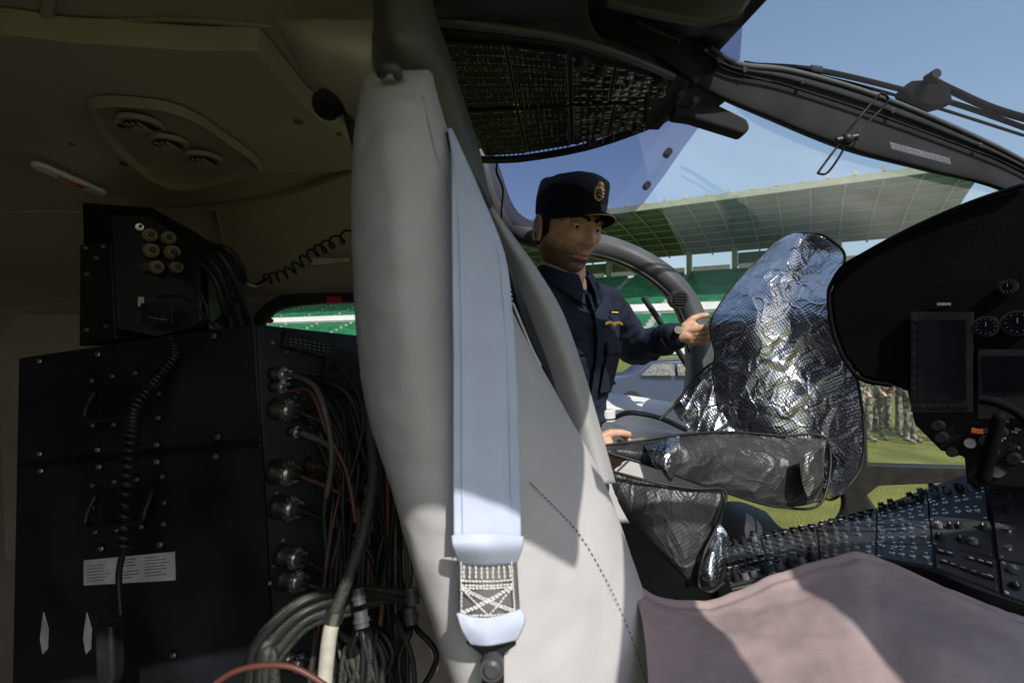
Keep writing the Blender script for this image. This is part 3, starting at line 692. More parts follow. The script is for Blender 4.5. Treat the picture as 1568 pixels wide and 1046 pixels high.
slab('added_shade_strip',[V((.54,.06,2.50)),V((.715,.06,2.50)),V((.715,-.9,2.44)),V((.60,-.9,2.44))],V((0,0,.03)),M['mgrey'],heli,0)  # unseen flat strip, added to bound the cushion's sun patch on the left
tube('panel_lower_trim',[P(735,245,1.22),P(800,243,1.25),P(900,225,1.2),P(1000,190,1.08),P(1055,160,1.0)],.009,M['dgrey'],heli)
slab('roof_lug_handle',[P(1035,150,.90),P(1060,140,.90),P(1145,182,.9),P(1150,196,.9),P(1140,207,.9),P(1060,182,.9),P(1030,178,.9)],V((0,.03,0)),M['beam'],heli,.006)
slab('roof_bracket_plate',[P(990,110,.86),P(1050,118,.87),P(1120,150,.9),P(1100,166,.9),P(1040,165,.9),P(1010,200,1.0),P(990,200,1.0)],V((0,.02,.02)),M['dgrey'],heli,.004)
b=B()
for u,v in((1040,150),(1062,158),(1098,98),(1062,128),(950,28),(1030,125)):
    p=P(u,v,.85); b.cyl(p+V((0,-.012,0)),p+V((0,.01,0)),.006,.006,0,12)
b.obj('roof_fasteners',[M['black2']],heli)
loft('roof_front_trim',[[P(655,-60,.62),P(760,-60,.62),P(900,-60,.66)],[P(655,0,.66),P(760,5,.67),P(900,25,.72)],[P(660,35,.72),P(770,48,.72),P(930,72,.76)]],30,12,M['dgrey'],heli,solid=.01)
tube('roof_trim_lip',[P(658,30,.70),P(770,44,.70),P(880,62,.71),P(960,88,.76),P(1030,118,.84)],.006,M['mgrey'],heli)
# ------------------------------------------------------------------ overhead window visor (tinted)
vis=group('tinted_sun_visor')
vp=[(742,240,1.32),(760,215,1.25),(880,215,1.16),(1020,186,1.04),(1055,182,1.03),(1074,190,1.05),(1050,222,1.1),(1018,268,1.17),(985,312,1.25),(960,335,1.3),(930,345,1.33),(840,352,1.4),(785,345,1.45),(760,300,1.42)]
mkobj('visor_sheet',[P(*p) for p in vp],[tuple(range(len(vp)))],M['tint'],vis,smooth=False)
b=B()
for u,v,d in((1022,235,1.13),(990,285,1.22)):
    p=P(u,v,d); b.cyl(p+V((0,-.012,0)),p+V((0,.01,0)),.008,.008,0,14)
b.obj('visor_knobs',[M['black2']],vis)
vis2=group('tinted_sun_visor')
vp=[(930,-40,.72),(1150,-40,.72),(1137,40,.77),(1133,92,.82),(1118,102,.83),(1090,80,.82),(1050,60,.8),(960,15,.76)]
mkobj('visor_sheet',[P(*p) for p in vp],[tuple(range(len(vp)))],M['tint2'],vis2,smooth=False)
slab('visor_holder',[P(900,-60,.62),P(1165,-60,.62),P(1150,0,.62),P(1135,22,.62),P(1080,36,.62),P(1000,22,.62),P(930,5,.62)],V((0,.012,0)),M['olive'],vis2,.004)
# ------------------------------------------------------------------ overhead switch panel
ov=group('overhead_switch_panel')
ZP=2.45
def C(u,v): return P(u,v,(ZP-ZC)*F/(523.0-v))
pc=[(664,48),(760,56),(868,70),(960,95),(1032,122),(1030,150),(1012,186),(940,208),(880,222),(800,236),(742,240),(705,170)]
slab('panel_body',[C(*p) for p in pc],V((0,0,.03)),M['dgrey'],ov,.003)
def quad(a,b_,c,d,s,t): return (a.lerp(b_,s)).lerp(d.lerp(c,s),t)
def subpanel(name,cs,rows,cols,kind):
    q=[C(*c) for c in cs]; b=B()
    n=V((0,0,-1))
    ctr=sum(q,V((0,0,0)))/4
    qq=[ctr+(p-ctr)*.97+n*.006 for p in q]
    b.add([p-n*.006 for p in qq]+qq,[(0,1,2,3),(7,6,5,4),(0,4,5,1),(1,5,6,2),(2,6,7,3),(3,7,4,0)],0)
    cellw=(q[1]-q[0]).length/cols; cellh=(q[3]-q[0]).length/rows; r=min(cellw,cellh)
    for j in range(rows):
        for i in range(cols):
            p=quad(*qq,(i+.5)/cols,(j+.5)/rows)
            if kind=='cb':
                if R()<.06: continue
                b.cyl(p,p+n*.004,r*.22,r*.22,4,10); b.cyl(p+n*.004,p+n*.009,r*.15,r*.13,6 if R()<.7 else 5,8)
                e=(qq[3]-qq[0]).normalized()
                b.box(p-e*r*.38,(r*(.4+.4*R()),.0020,.0006),2 if R()<.6 else 5)
            else:
                k=R()
                if k<.35: b.cyl(p,p+n*.004,r*.26,r*.26,3,12); b.cyl(p+n*.004,p+n*.018,r*.08,r*.12,3,8)
                elif k<.55: b.cyl(p,p+n*.010,r*.33,r*.27,6,14); b.box(p+n*.0105,(r*.07,r*.45,.001),2)
                elif k<.8: b.box(p+n*.004,(r*.6,r*.5,.008),6); b.box(p+n*.0085,(r*.45,r*.2,.0006),2)
                else: b.cyl(p,p+n*.003,r*.2,r*.2,3,10)
                for m_ in(-1,1): b.box(p+V((0,m_*r*.42,-.0008)),(r*(.4+.5*R()),.0024,.0008),2 if R()<.7 else 5)
    for s in(.0,1.0):
        a0=quad(*qq,s,0)+n*.0006;a1=quad(*qq,s,1)+n*.0006; b.cyl(a0,a1,.0008,.0008,5,5)
    for k in range(1,3):
        a0=quad(*qq,.02,k/3)+n*.0003;a1=quad(*qq,.98,k/3)+n*.0003; b.cyl(a0,a1,.0006,.0006,5,5)
    for s,t in((.02,.03),(.98,.03),(.02,.97),(.98,.97)):
        p=quad(*qq,s,t); b.cyl(p,p+n*.002,.0028,.0028,3,8)
    b.obj(name,[M['black2'],M['black2'],M['legend'],M['steel'],M['mgrey'],M['legend2'],M['dgrey']],ov)
subpanel('breakers_rear',[(672,56),(772,62),(790,158),(706,162)],9,12,'cb')
subpanel('breakers_mid',[(775,62),(868,76),(872,155),(792,158)],9,11,'cb')
subpanel('breakers_front_left',[(708,166),(790,162),(806,232),(744,236)],8,9,'cb')
subpanel('breakers_front_right',[(793,162),(872,158),(874,220),(808,230)],8,9,'cb')
subpanel('switches_a',[(876,80),(940,96),(932,150),(876,152)],5,5,'sw')
subpanel('switches_b',[(944,97),(1026,124),(1014,150),(935,150)],5,6,'sw')
subpanel('switches_c',[(877,156),(940,154),(928,206),(878,216)],6,5,'sw')
subpanel('switches_d',[(943,154),(1016,154),(1004,184),(932,204)],4,6,'sw')
b=B()
for u,v in((1012,115),(1015,172),(975,190),(905,212),(890,90),(920,100)):
    p=C(u,v); b.cyl(p,p-UP*.018,.012,.009,0,16)
b.obj('rotary_knobs',[M['dgrey']],ov)
# ------------------------------------------------------------------ ceiling fittings
vent=group('ceiling_air_vents')
tp=[(148,166),(230,164),(290,180),(345,215),(388,248),(380,262),(300,284),(255,282),(210,255),(170,215)]
def tray(name,pts,off,m,parent,lift=.012,n=60):
    c=curve([onceil(u,v,off) for u,v in pts],n,True); cen=sum(c,V((0,0,0)))/n
    vs=[];fs=[]
    for sc_,dz in((1.10,.006),(1.04,-.008),(1.0,-.006),(.95,lift),(.5,lift),(.02,lift)):
        for p in c: q=cen+(p-cen)*sc_; q.z+=dz; vs.append(q)
    for j in range(5):
        for i in range(n): fs.append((j*n+i,j*n+(i+1)%n,(j+1)*n+(i+1)%n,(j+1)*n+i))
    return mkobj(name,vs,fs,m,parent,angle=60)
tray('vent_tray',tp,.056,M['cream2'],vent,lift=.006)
for k,(u,v) in enumerate(((258,215),(312,240),(215,186))):
    p=onceil(u,v,.056)
    b=B()
    b.cyl(p,p-UP*.008,.038,.034,0,28); b.cyl(p-UP*.0085,p-UP*.011,.027,.025,1,24); b.cyl(p-UP*.011,p-UP*.018,.008,.014,0,16)
    for s in(-1,0,1): b.box(p-UP*.013+V((s*.011,0,0)),(.003,.046,.004),0)
    b.obj('vent_outlet_%d'%k,[M['cream2'],M['black2']],vent,bevel=.001)
for u,v in((186,188),(240,192)):
    p=onceil(u,v,.056); b=B(); b.cyl(p,p-UP*.006,.014,.012,0,20); b.cyl(p-UP*.006,p-UP*.008,.007,.007,1,14); b.obj('reading_lamp',[M['cream2'],M['black2']],vent)
ex=group('ceiling_exit_light')
a=onceil(62,252,.05); c=onceil(150,290,.05)
dr=(c-a); sd=V((dr.y,-dr.x,0)).normalized()*.018
pts=[a+sd*math.cos(t)-dr.normalized()*.016*math.sin(t) for t in [math.pi*k/8 for k in range(9)]]+[c-sd*math.cos(t)+dr.normalized()*.016*math.sin(t) for t in [math.pi*k/8 for k in range(9)]]
slab('lens',pts,V((0,0,-.01)),M['signw'],ex,.003)
b=B(); m_=a.lerp(c,.5)-UP*.0115
b.box(m_,(.05,.006,.002),0,(dr.normalized(),sd.normalized(),UP)); b.box(m_+dr.normalized()*.02,(.016,.014,.002),0,(dr.normalized(),sd.normalized(),UP)); b.obj('arrow',[M['red']],ex,smooth=False)
b=B()
for u,v,r in((458,187,.009),(520,205,.006),(190,250,.010),(110,220,.004)):
    p=onceil(u,v,.046); b.cyl(p,p-UP*.004,r,r*.8,0,16)
b.obj('ceiling_studs',[M['mgrey']],heli)
ph=group('pillar_trim_housing')
loft('housing',[[P(425,38,.72),P(440,60,.70),P(480,130,.74),P(560,215,.80)],[P(470,36,.66),P(480,70,.62),P(500,140,.68),P(580,220,.74)],[P(560,36,.64),P(565,70,.60),P(575,120,.62),P(600,220,.72)],[P(640,20,.66),P(640,70,.66),P(640,150,.70),P(640,220,.8)]],30,24,M['cream'],ph,solid=.01)
b=B(); p=P(505,158,.68); ax=V((-.25,-.55,-.6)).normalized()
b.cyl(p-ax*.02,p+ax*.012,.020,.019,0,24); b.cyl(p+ax*.012,p+ax*.018,.016,.015,0,24); b.cyl(p+ax*.0185,p+ax*.019,.010,.010,1,20)
b.obj('swivel_lamp',[M['black2'],M['screen']],ph)
tube('belt_guide_frame',[P(600,88,.66),P(555,88,.66),P(532,100,.66),P(528,140,.68),P(545,215,.72),P(560,260,.75)],.008,M['dgrey'],ph)
slab('belt_guide_back',[P(535,95,.70),P(600,92,.70),P(600,240,.76),P(552,240,.76)],V((0,.02,0)),M['black2'],ph,.004)
loft('padded_post',[[P(574,-60,.62),P(577,30,.60),P(574,70,.60),P(576,110,.60),P(600,180,.68),P(660,260,.74)],[P(600,-60,.57),P(602,30,.56),P(610,70,.56),P(620,112,.60),P(660,190,.66),P(690,260,.70)],[P(640,-60,.60),P(648,20,.58),P(665,80,.60),P(684,130,.64),P(705,200,.68),P(728,280,.72)],[P(650,-60,.68),P(662,20,.66),P(686,90,.68),P(705,150,.70),P(730,230,.74),P(750,320,.78)]],24,34,M['post'],ph,solid=.008)
tube('post_bracket',[P(584,114,.565),P(590,106,.55),P(604,106,.55),P(610,116,.565)],.006,M['mgrey'],ph)
# ------------------------------------------------------------------ cockpit seat
seat=group('cockpit_seat')
rows=[(108,[(570,.62),(600,.60),(630,.60),(656,.62)],.06),
(114,[(561,.63),(590,.588),(640,.588),(662,.62)],.08),
(150,[(550,.62),(585,.565),(645,.570),(671,.62)],.10),
(230,[(541,.61),(590,.55),(655,.562),(694,.62)],.12),
(350,[(538,.61),(600,.545),(690,.58),(732,.68)],.13),
(500,[(545,.61),(620,.545),(740,.61),(795,.76)],.15),
(620,[(560,.61),(640,.55),(785,.64),(860,.82)],.17),
(745,[(598,.60),(675,.56),(840,.66),(926,.84)],.18),
(880,[(637,.60),(715,.57),(885,.67),(975,.84)],.18),
(1046,[(690,.60),(765,.57),(930,.68),(1030,.82)],.18),
(1200,[(740,.60),(810,.58),(970,.68),(1080,.80)],.18)]
rails=[]
for v,pts,dep in rows:
    fr=[P(u,v,d) for u,d in pts]
    bk=[fr[-1]+V((-.02,dep*.6,0)),fr[-1]+V((-.12,dep,0)),fr[0]+V((.06,dep+.06,0)),fr[0]+V((.012,dep*.6,0))]
    rails.append(fr+bk)
def seatdisp(p,a,b_): return V((0,-.0040*nz(p,11)-.0016*nz(p,40)-.003*max(0,nz(V((p.x*.5,p.y,p.z*2.2)),18)),0))
SNU,SNV=160,181
o,scol=loft('backrest',rails,SNU,SNV,M['seat'],seat,closed=True,caps=True,disp=seatdisp,retpts=True)
def onseat(f,r,off=.002):   # f across the front 0..1, r = row number
    i=int(f*3/8*SNU); j=min(SNV-2,max(1,int(r/10*(SNV-1)))); p=scol[i][j]
    nrm=(scol[i+1][j]-scol[i-1][j]).cross(scol[i][j+1]-scol[i][j-1]).normalized()
    if nrm.y>0: nrm=-nrm
    return p+seatdisp(p,0,0)+nrm*off
b=B()
cp=curve([onseat(f,r,.0022) for f,r in((.60,7.0),(.66,7.25),(.72,7.6),(.77,8.0),(.80,8.4),(.82,8.9),(.83,9.4),(.83,9.8))],120)
for i in range(0,118,2): b.cyl(cp[i],cp[i+1],.0009,.0009,0,6)
b.obj('stitching',[M['thread']],seat)
cp=curve([onseat(f,r,.0006) for f,r in((.70,2.0),(.72,2.6),(.74,3.2),(.74,3.8))],60)
tube('headrest_seam',cp,.0011,M['seatside'],seat,n=60,seg=6)
cp=curve([onseat(f,r,.0006) for f,r in((.02,1.0),(.10,1.5),(.3,1.55),(.6,1.55),(.9,1.6))],60)
loft('seat_shell',[[P(690,200,.78),P(735,300,.88),P(770,400,.94),P(800,500,.98),P(850,610,1.0),P(900,740,1.0)],
 [P(720,210,.84),P(752,318,.94),P(790,405,1.0),P(832,500,1.02),P(880,610,1.04),P(925,740,1.04)]],60,10,M['black2'],seat,solid=.012)
loft('side_bolster',[[P(745,310,.80),P(764,360,.83),P(785,410,.86),P(812,480,.89),P(842,560,.905),P(866,640,.91),P(900,740,.91)],
 [P(748,314,.79),P(776,362,.81),P(806,412,.84),P(838,475,.865),P(872,560,.88),P(896,640,.885),P(925,740,.89)],
 [P(750,316,.81),P(784,364,.84),P(820,414,.87),P(858,478,.90),P(888,560,.92),P(912,640,.93),P(940,740,.93)]],60,20,M['seatside'],seat,solid=.008)
tube('bolster_welt',[P(786,466,.86),P(800,500,.87),P(815,535,.88),P(828,560,.89)],.0022,M['lgrey'],seat,n=30)
cr1=[[P(960,890,.86),P(1015,928,.84),P(1095,930,.86),P(1200,893,.88),P(1300,856,.90),P(1345,860,.90),P(1440,900,.84),P(1568,955,.80),P(1750,1020,.78)],
[P(975,915,.80),P(1020,945,.80),P(1095,950,.82),P(1200,920,.84),P(1300,885,.85),P(1350,888,.85),P(1440,925,.80),P(1568,975,.76),P(1750,1040,.74)],
[P(990,1000,.70),P(1030,1010,.70),P(1100,1015,.70),P(1200,1005,.70),P(1300,985,.70),P(1360,985,.70),P(1440,1010,.67),P(1568,1060,.65),P(1750,1120,.62)],
[P(1000,1250,.5),P(1050,1250,.5),P(1120,1250,.5),P(1220,1250,.5),P(1320,1250,.5),P(1380,1260,.5),P(1450,1270,.5),P(1600,1300,.48),P(1750,1350,.46)],
[P(1000,1500,.48),P(1050,1500,.48),P(1120,1500,.48),P(1220,1500,.48),P(1320,1500,.48),P(1380,1500,.48),P(1450,1500,.48),P(1600,1500,.46),P(1750,1500,.44)]]
lowr=[p+V((0,.03,-.25)) for p in cr1[0]]; lip=[p+V((0,.03,-.02)) for p in cr1[0]]
cdisp=lambda p,a,b_:V((0,0,.010*nz(p,6)+.004*nz(p,18)+.0016*nz(p,50)))
loft('seat_cushion',[lowr,lip]+cr1,140,110,M['cushion'],seat,disp=cdisp)
# ------------------------------------------------------------------ harness
hb=group('shoulder_harness')
slab('belt_slot',[P(682,200,.60),P(690,203,.60),P(700,240,.60),P(692,262,.60)],V((0,.004,0)),M['black'],hb,.002)
bl=[(200,687,.600),(225,690,.585),(270,692,.565),(350,692,.550),(450,693,.545),(560,694,.54),(700,694,.54),(822,695,.535)]
br=[(200,692,.605),(228,705,.600),(300,737,.605),(390,772,.605),(470,783,.60),(560,790,.59),(700,795,.58),(822,797,.575)]
Lr=[P(u,v-0,d-.0) for v,u,d in bl]; Rr=[P(u,v,d) for v,u,d in br]
loft('shoulder_strap',[Lr,[a.lerp(c,.25)+V((0,-.004,0)) for a,c in zip(Lr,Rr)],[a.lerp(c,.5)+V((0,-.0035,0)) for a,c in zip(Lr,Rr)],[a.lerp(c,.75)+V((0,-.005,0)) for a,c in zip(Lr,Rr)],Rr],120,24,M['belt'],hb,solid=.0022,disp=lambda p,a,b_:V((0,-.003*nz(p,16),0)))
for f in(.14,.86):
    tube('webbing_rib',[a.lerp(c,f)+V((0,-.0052,0)) for a,c in zip(Lr,Rr)],.0010,M['belt'],hb,n=100,seg=6,flat=.6)
e0=[P(692,820,.528),P(745,818,.528),P(800,821,.565)]; e1=[P(694,836,.526),P(745,838,.526),P(799,836,.563)]; e2=[P(703,862,.545),P(745,864,.545),P(790,862,.575)]
loft('strap_fold',[e0,e1,e2],20,10,M['belt'],hb,solid=.004)
g0=[(700,850,.545),(790,850,.575)]; g1_=[(700,948,.54),(796,944,.572)]
loft('stitched_end',[[P(*g0[0]),P(745,850,.548),P(*g0[1])],[P(*g1_[0]),P(748,948,.545),P(*g1_[1])]],10,10,M['belt2'],hb,solid=.002)
A=P(*g0[0])+V((0,-.009,0));Bq=P(*g0[1])+V((0,-.009,0));Cq=P(*g1_[1])+V((0,-.009,0));Dq=P(*g1_[0])+V((0,-.009,0))
b=B()
g=lambda s,t:quad(A,Bq,Cq,Dq,s,t)+V((0,-.004*math.sin(s*math.pi),0))
def dash(s0,t0,s1,t1,r=.0009):
    k=max(3,int((g(s0,t0)-g(s1,t1)).length/.004))
    for i in range(k):
        a_=i/k; c_=(i+.72)/k; j=V(((R()-.5)*.0006,0,(R()-.5)*.0006)); b.cyl(g(s0+(s1-s0)*a_,t0+(t1-t0)*a_)+j,g(s0+(s1-s0)*c_,t0+(t1-t0)*c_)+j,r,r,0,6)
for q in range(9): dash(.12+.095*q,.10,.12+.095*q,.30,.0012)
for s in(.08,.92): dash(s,.05,s,.95)
for t in(.33,.40,.44,.86,.9): dash(.08,t,.92,t,.001)
dash(.1,.46,.9,.84);dash(.9,.46,.1,.84);dash(.1,.46,.5,.86);dash(.9,.46,.5,.86);dash(.13,.44,.93,.82);dash(.87,.44,.07,.82)
b.obj('box_stitching',[M['white']],hb)
loft('strap_tail',[[P(700,938,.532),P(745,946,.530),P(797,932,.562)],[P(708,962,.530),P(748,966,.528),P(802,950,.56)],[P(722,984,.532),P(752,986,.530),P(790,978,.556)]],20,12,M['belt'],hb,solid=.005)
slab('end_fitting',[P(712,985,.545),P(722,978,.545),P(785,976,.56),P(792,988,.56),P(772,1002,.55),P(772,1080,.55),P(738,1080,.545),P(738,1004,.545)],V((0,.006,0)),M['black2'],hb,.003)
b=B(); p=P(753,1026,.535); b.cyl(p,p+V((0,.012,0)),.013,.013,0,20); b.cyl(p-V((0,.003,0)),p,.007,.010,0,16); b.obj('anchor_bolt',[M['mgrey']],hb)
tube('release_cord',[P(765,240,1.0),P(760,262,.98),P(770,290,.98),P(768,330,.96),P(775,400,.93),P(780,450,.92)],.002,M['cable'],hb,n=50,seg=6)
b=B()
for k in range(12): b.ball(P(771+k*1.2,388+k*7.0,.82),.003,0,8,6)
b.obj('bead_chain',[M['steel']],hb)
# ------------------------------------------------------------------ electronics rack
rk=group('electronics_rack')
TL,TR,BL_,BR_=P(28,548,1.12),P(389,496,.92),P(14,1250,1.05),P(428,1250,.88)
SR,SBR=P(600,556,1.10),P(640,1250,1.02)
nF=(TR-TL).cross(BL_-TL).normalized(); 
if nF.y>0: nF=-nF
slab('main_box',[TL,TR,BR_,BL_],-nF*.4,M['rack'],rk,.004)
nS=(SR-TR).cross(BR_-TR).normalized()
if nS.y>0: nS=-nS
slab('connector_bay',[TR+V((.003,.002,-.002)),SR,SBR,BR_+V((.003,.002,0))],-nS*.10,M['rack'],rk,.003)
def fuv(u,v,off=.0):
    d=P(u,v,1.0)-V((0,0,ZC)); o=V((0,0,ZC)); k=(TL-o).dot(nF)/d.dot(nF); return o+d*k+nF*off
exF=(TR-TL).normalized(); eyF=(nF.cross(exF)).normalized(); AF=(exF,eyF,nF)
b=B()
b.cyl(fuv(28,712,.001),fuv(402,676,.001),.002,.002,1,6)
def plate(u0,v0,u1,v1,u2,v2,u3,v3,th,mi=0):
    q=[fuv(u0,v0),fuv(u1,v1),fuv(u2,v2),fuv(u3,v3)]
    b.add(q+[x+nF*th for x in q],[(0,1,2,3),(7,6,5,4),(0,4,5,1),(1,5,6,2),(2,6,7,3),(3,7,4,0)],mi)
plate(38,556,384,508,398,670,32,706,.004,0)
plate(32,718,402,684,424,1200,20,1200,.004,0)
plate(143,578,252,562,255,645,147,657,.007,0)
plate(145,735,260,722,263,806,149,818,.007,0)
plate(160,594,236,585,238,634,163,641,.0085,1)
plate(162,750,242,742,244,792,165,800,.0085,1)
def screw(u,v,r=.0062,o=.005): 
    p=fuv(u,v,o); b.cyl(p,p+nF*.004,r,r*.75,2,10); b.cyl(p,p+nF*.001,r*1.5,r*1.5,1,12)
for u,v in((66,553),(155,543),(332,515),(66,694),(155,688),(245,680),(338,668),(68,720),(157,714),(245,706),(335,698),(160,838),(250,832),(270,1000)): screw(u,v)
for u,v in((149,583),(180,576),(215,571),(247,568),(148,613),(250,602),(150,650),(182,649),(218,644),(250,639),(150,742),(183,736),(218,732),(256,728),(150,775),(258,768),(154,812),(186,809),(224,804),(258,800)): screw(u,v,.005,.008)
for (u0,v0,u1,v1,h) in ((158,596,240,586,46),(160,752,246,744,48)):
    pts=[fuv(u0,v0,.012),fuv(u0-1,v0+h*.6,.030),fuv(u0+8,v0+h,.034),fuv(u1-8,v1+h,.034),fuv(u1+1,v1+h*.6,.030),fuv(u1,v1,.012)]
    tube('bail_handle',pts,.0055,M['black2'],rk,n=40)
    for uu,vv in((u0,v0),(u1,v1)): b.box(fuv(uu,vv,.012),(.018,.02,.014),1,AF)
plate(134,856,271,843,272,886,134,894,.007,3)
for k in range(7):
    for s in range(3):
        if R()<.85:
            u0=140+s*44; u1=u0+20+18*R(); v0=860+k*4.6-s*4
            q0=fuv(u0,v0,.0078);q1=fuv(u1,v0-(u1-u0)*.095,.0078); b.cyl(q0,q1,.0007,.0007,4,5)
b.obj('cover_plates',[M['rack'],M['black'],M['steel'],M['label'],M['print']],rk,bevel=0)
for u in(75,141):
    q=[fuv(u-2,935,.006),fuv(u+5,960,.006),fuv(u+4,990,.006),fuv(u-3,998,.006),fuv(u-7,975,.006)]
    slab('sunlit_slit',q,nF*.002,M['label'],rk,0)  # pale slivers: sunlit slits put in as light colour
def fS(u,v,off=0):
    d=P(u,v,1.0)-V((0,0,ZC)); o=V((0,0,ZC)); k=(TR-o).dot(nS)/d.dot(nS); return o+d*k+nS*off
exS=(SR-TR).normalized(); eyS=nS.cross(exS).normalized(); AS=(exS,eyS,nS)
b=B()
def conn(u,v,r=.014,l=.05,mi=0):
    p=fS(u,v,0); dd=(nS*.40+V((.85,-.05,-.08))).normalized()
    b.cyl(p,p+dd*.008,r*1.35,r*1.35,1,18)
    b.cyl(p+dd*.008,p+dd*l*.45,r,r,mi,18); b.cyl(p+dd*l*.45,p+dd*l*.6,r*1.15,r*1.15,mi,18); b.cyl(p+dd*l*.6,p+dd*l*.8,r*.9,r*.9,mi,16)
    b.cyl(p+dd*l*.8,p+dd*l,r*.6,r*.5,1,12)
    for k in range(12):
        t=2*math.pi*k/12; x,y=frame(dd); q=p+dd*l*.52+(x*math.cos(t)+y*math.sin(t))*r*1.15; b.box(q,(.002,.002,.006),mi)
    return p+dd*l
ends=[]
for u,v,r,l,mi in((416,572,.009,.05,0),(416,591,.008,.045,0),(420,626,.015,.06,0),(442,660,.007,.035,0),(420,722,.017,.06,0),(470,712,.013,.05,2),(424,775,.017,.06,0),(430,850,.015,.06,0),(432,885,.015,.06,0),(440,1010,.012,.05,0),(470,640,.011,.04,2),(500,560,.008,.04,1),(500,600,.012,.04,1),(520,650,.012,.04,1),(505,730,.012,.05,1),(480,925,.012,.04,2),(540,905,.014,.05,0)):
    ends.append(conn(u,v,r,l,mi))
for u,v,wd,hg in((470,530,.10,.03),(520,575,.08,.05),(515,690,.06,.06),(500,620,.05,.04)):
    b.box(fS(u,v,.01),(wd,hg,.02),1,AS)
for k in range(26): 
    p=fS(408+R()*130,520+R()*480,.001); b.cyl(p,p+nS*.004,.004,.003,0,8)
for k in range(3):
    for i in range(9): b.box(fS(440+i*7,520+k*5+i*1.2,.021),(.004,.0015,.001),3,AS)
b.obj('bay_connectors',[M['steel'],M['black2'],M['brass'],M['legend2']],rk)
ub=group('radio_unit')
q=[P(124,372,1.12),P(250,352,.98),P(262,520,.98),P(121,530,1.12)]
nU=(q[1]-q[0]).cross(q[3]-q[0]).normalized(); nU=-nU if nU.y>0 else nU
slab('lower_case',[P(122,375,1.12),P(168,372,1.06),P(176,520,1.06),P(121,530,1.12)],-nU*.3,M['rack'],ub,.003)
slab('tall_case',[P(126,310,1.14),P(232,318,1.06),P(320,375,1.16),P(320,505,1.16),P(232,520,1.06),P(128,400,1.16)],V((-.06,.25,0)),M['black'],ub,.003)
slab('face_plate',[P(170,330,1.05),P(225,330,1.03),P(300,378,1.10),P(305,500,1.10),P(240,515,1.02),P(178,505,1.04)],V((-.01,.03,0)),M['black'],ub,.003)
b=B()
for u,v,r,m_ in((228,362,.011,1),(256,366,.011,1),(230,385,.012,1),(262,388,.012,1),(238,410,.011,1),(268,410,.010,1),(212,350,.006,0),(222,410,.008,2)):
    p=P(u,v,1.04); dd=V((.6,-.7,-.05)).normalized(); b.cyl(p,p+dd*.01,r*1.3,r*1.3,2,16); b.cyl(p+dd*.01,p+dd*.035,r,r*.9,m_,16); b.cyl(p+dd*.02,p+dd*.025,r*1.15,r*1.15,m_,16); b.cyl(p+dd*.035,p+dd*.045,r*.5,r*.5,2,12)
b.box(P(216,462,1.0),(.010,.003,.018),3); b.box(P(240,480,1.0),(.06,.004,.04),2)
for k in range(5): b.box(P(230+k*6,486+k,.99),(.005,.002,.0015),4)
for u,v in((133,380),(160,378),(135,420),(135,505),(165,500),(150,395)): 
    p=P(u,v,1.055); b.cyl(p,p+nU*.006,.004,.003,0,8)
b.obj('unit_connectors',[M['steel'],M['brass'],M['black2'],M['label'],M['legend2']],ub)
# ------------------------------------------------------------------ cables
cb=group('cable_harness')
def cab(pts,r,m,n=60): tube('cable',[P(*p) for p in pts],r,m,cb,n=n,seg=10)
cab([(290,372,1.02),(320,375,1.0),(345,400,1.0),(365,440,1.02),(380,490,1.05),(395,540,1.1)],.008,M['cable'])
cab([(285,385,1.02),(312,390,1.0),(335,415,1.0),(350,455,1.02),(365,500,1.05)],.006,M['cable'])
cab([(270,395,1.0),(305,402,1.0),(330,430,1.0),(345,480,1.02),(350,510,1.05)],.006,M['cable'])
cab([(265,420,1.0),(300,440,1.0),(318,480,1.0),(300,500,1.0)],.004,M['cable'])
cab([(240,455,.98),(280,455,.97),(300,470,.97),(330,500,1.0)],.003,M['cable'])
cab([(300,380,1.0),(345,380,.98),(370,410,1.0),(375,430,1.02)],.006,M['cable'])
for i,e in enumerate(ends[:14]):
    tgt=P(500+R()*110,900+R()*120,.85+R()*.1); mid=e+V((.06+.05*R(),-.02,-.03-.02*R())); m2=mid.lerp(tgt,.45)+V((.04*R()-.01,-.03*R(),0))
    tube('cable',[e-V((.004,0,0)),mid,m2,tgt],(.0035,.0035) if i%3 else (.006,.006),[M['cable'],M['cable'],M['hose'],M['cabgry'],M['cabred'],M['braid']][i%6],cb,n=50)
for k in range(34):
    u=470+R()*110; v=540+R()*180
    pts=[(u,v,.93+R()*.05),(u+20+30*R(),v+90,.88+R()*.06),(u+10+50*R(),v+220+40*R(),.86+R()*.05),(u-30+80*R(),1060,.80+R()*.1)]
    cab(pts,.002+.003*R(),M[('cable','cable','cable','braid','hose','cabgry','cabred','cabgry')[int(R()*7.6)]],40)
cab([(560,560,.80),(566,640,.76),(572,720,.74),(560,800,.72),(535,880,.70),(512,940,.68)],.0085,M['braid'])
cab([(512,938,.68),(503,985,.67),(496,1060,.66)],.010,M['cabsun'])  # lower end of the braided cable, sunlight put into its pale colour
b=B(); a_=P(514,934,.68);c_=P(509,952,.678); b.cyl(a_,c_,.0125,.0125,0,18); b.obj('cable_ferrule',[M['steel']],cb)
cab([(440,572,.90),(480,590,.84),(500,640,.82),(508,700,.82),(500,760,.84)],.0045,M['cabgry'])
cab([(440,600,.90),(475,600,.85),(500,660,.82),(530,720,.82),(545,800,.8)],.003,M['cabred'])
for k in range(12):
    a_=R()*12
    cab([(620-k*2,905+a_,.80),(540,902+k*3,.76),(470,915+k*4,.72),(420,950+k*6,.70),(385+k*3,1000,.69),(370+k*5,1080,.68)],.005+.004*R(),M[('hose','cable','hose','braid')[k%4]],60)
cab([(330,1046,.60),(360,1028,.60),(400,1019,.60),(450,1022,.6),(500,1050,.60)],.0035,M['cabred'])
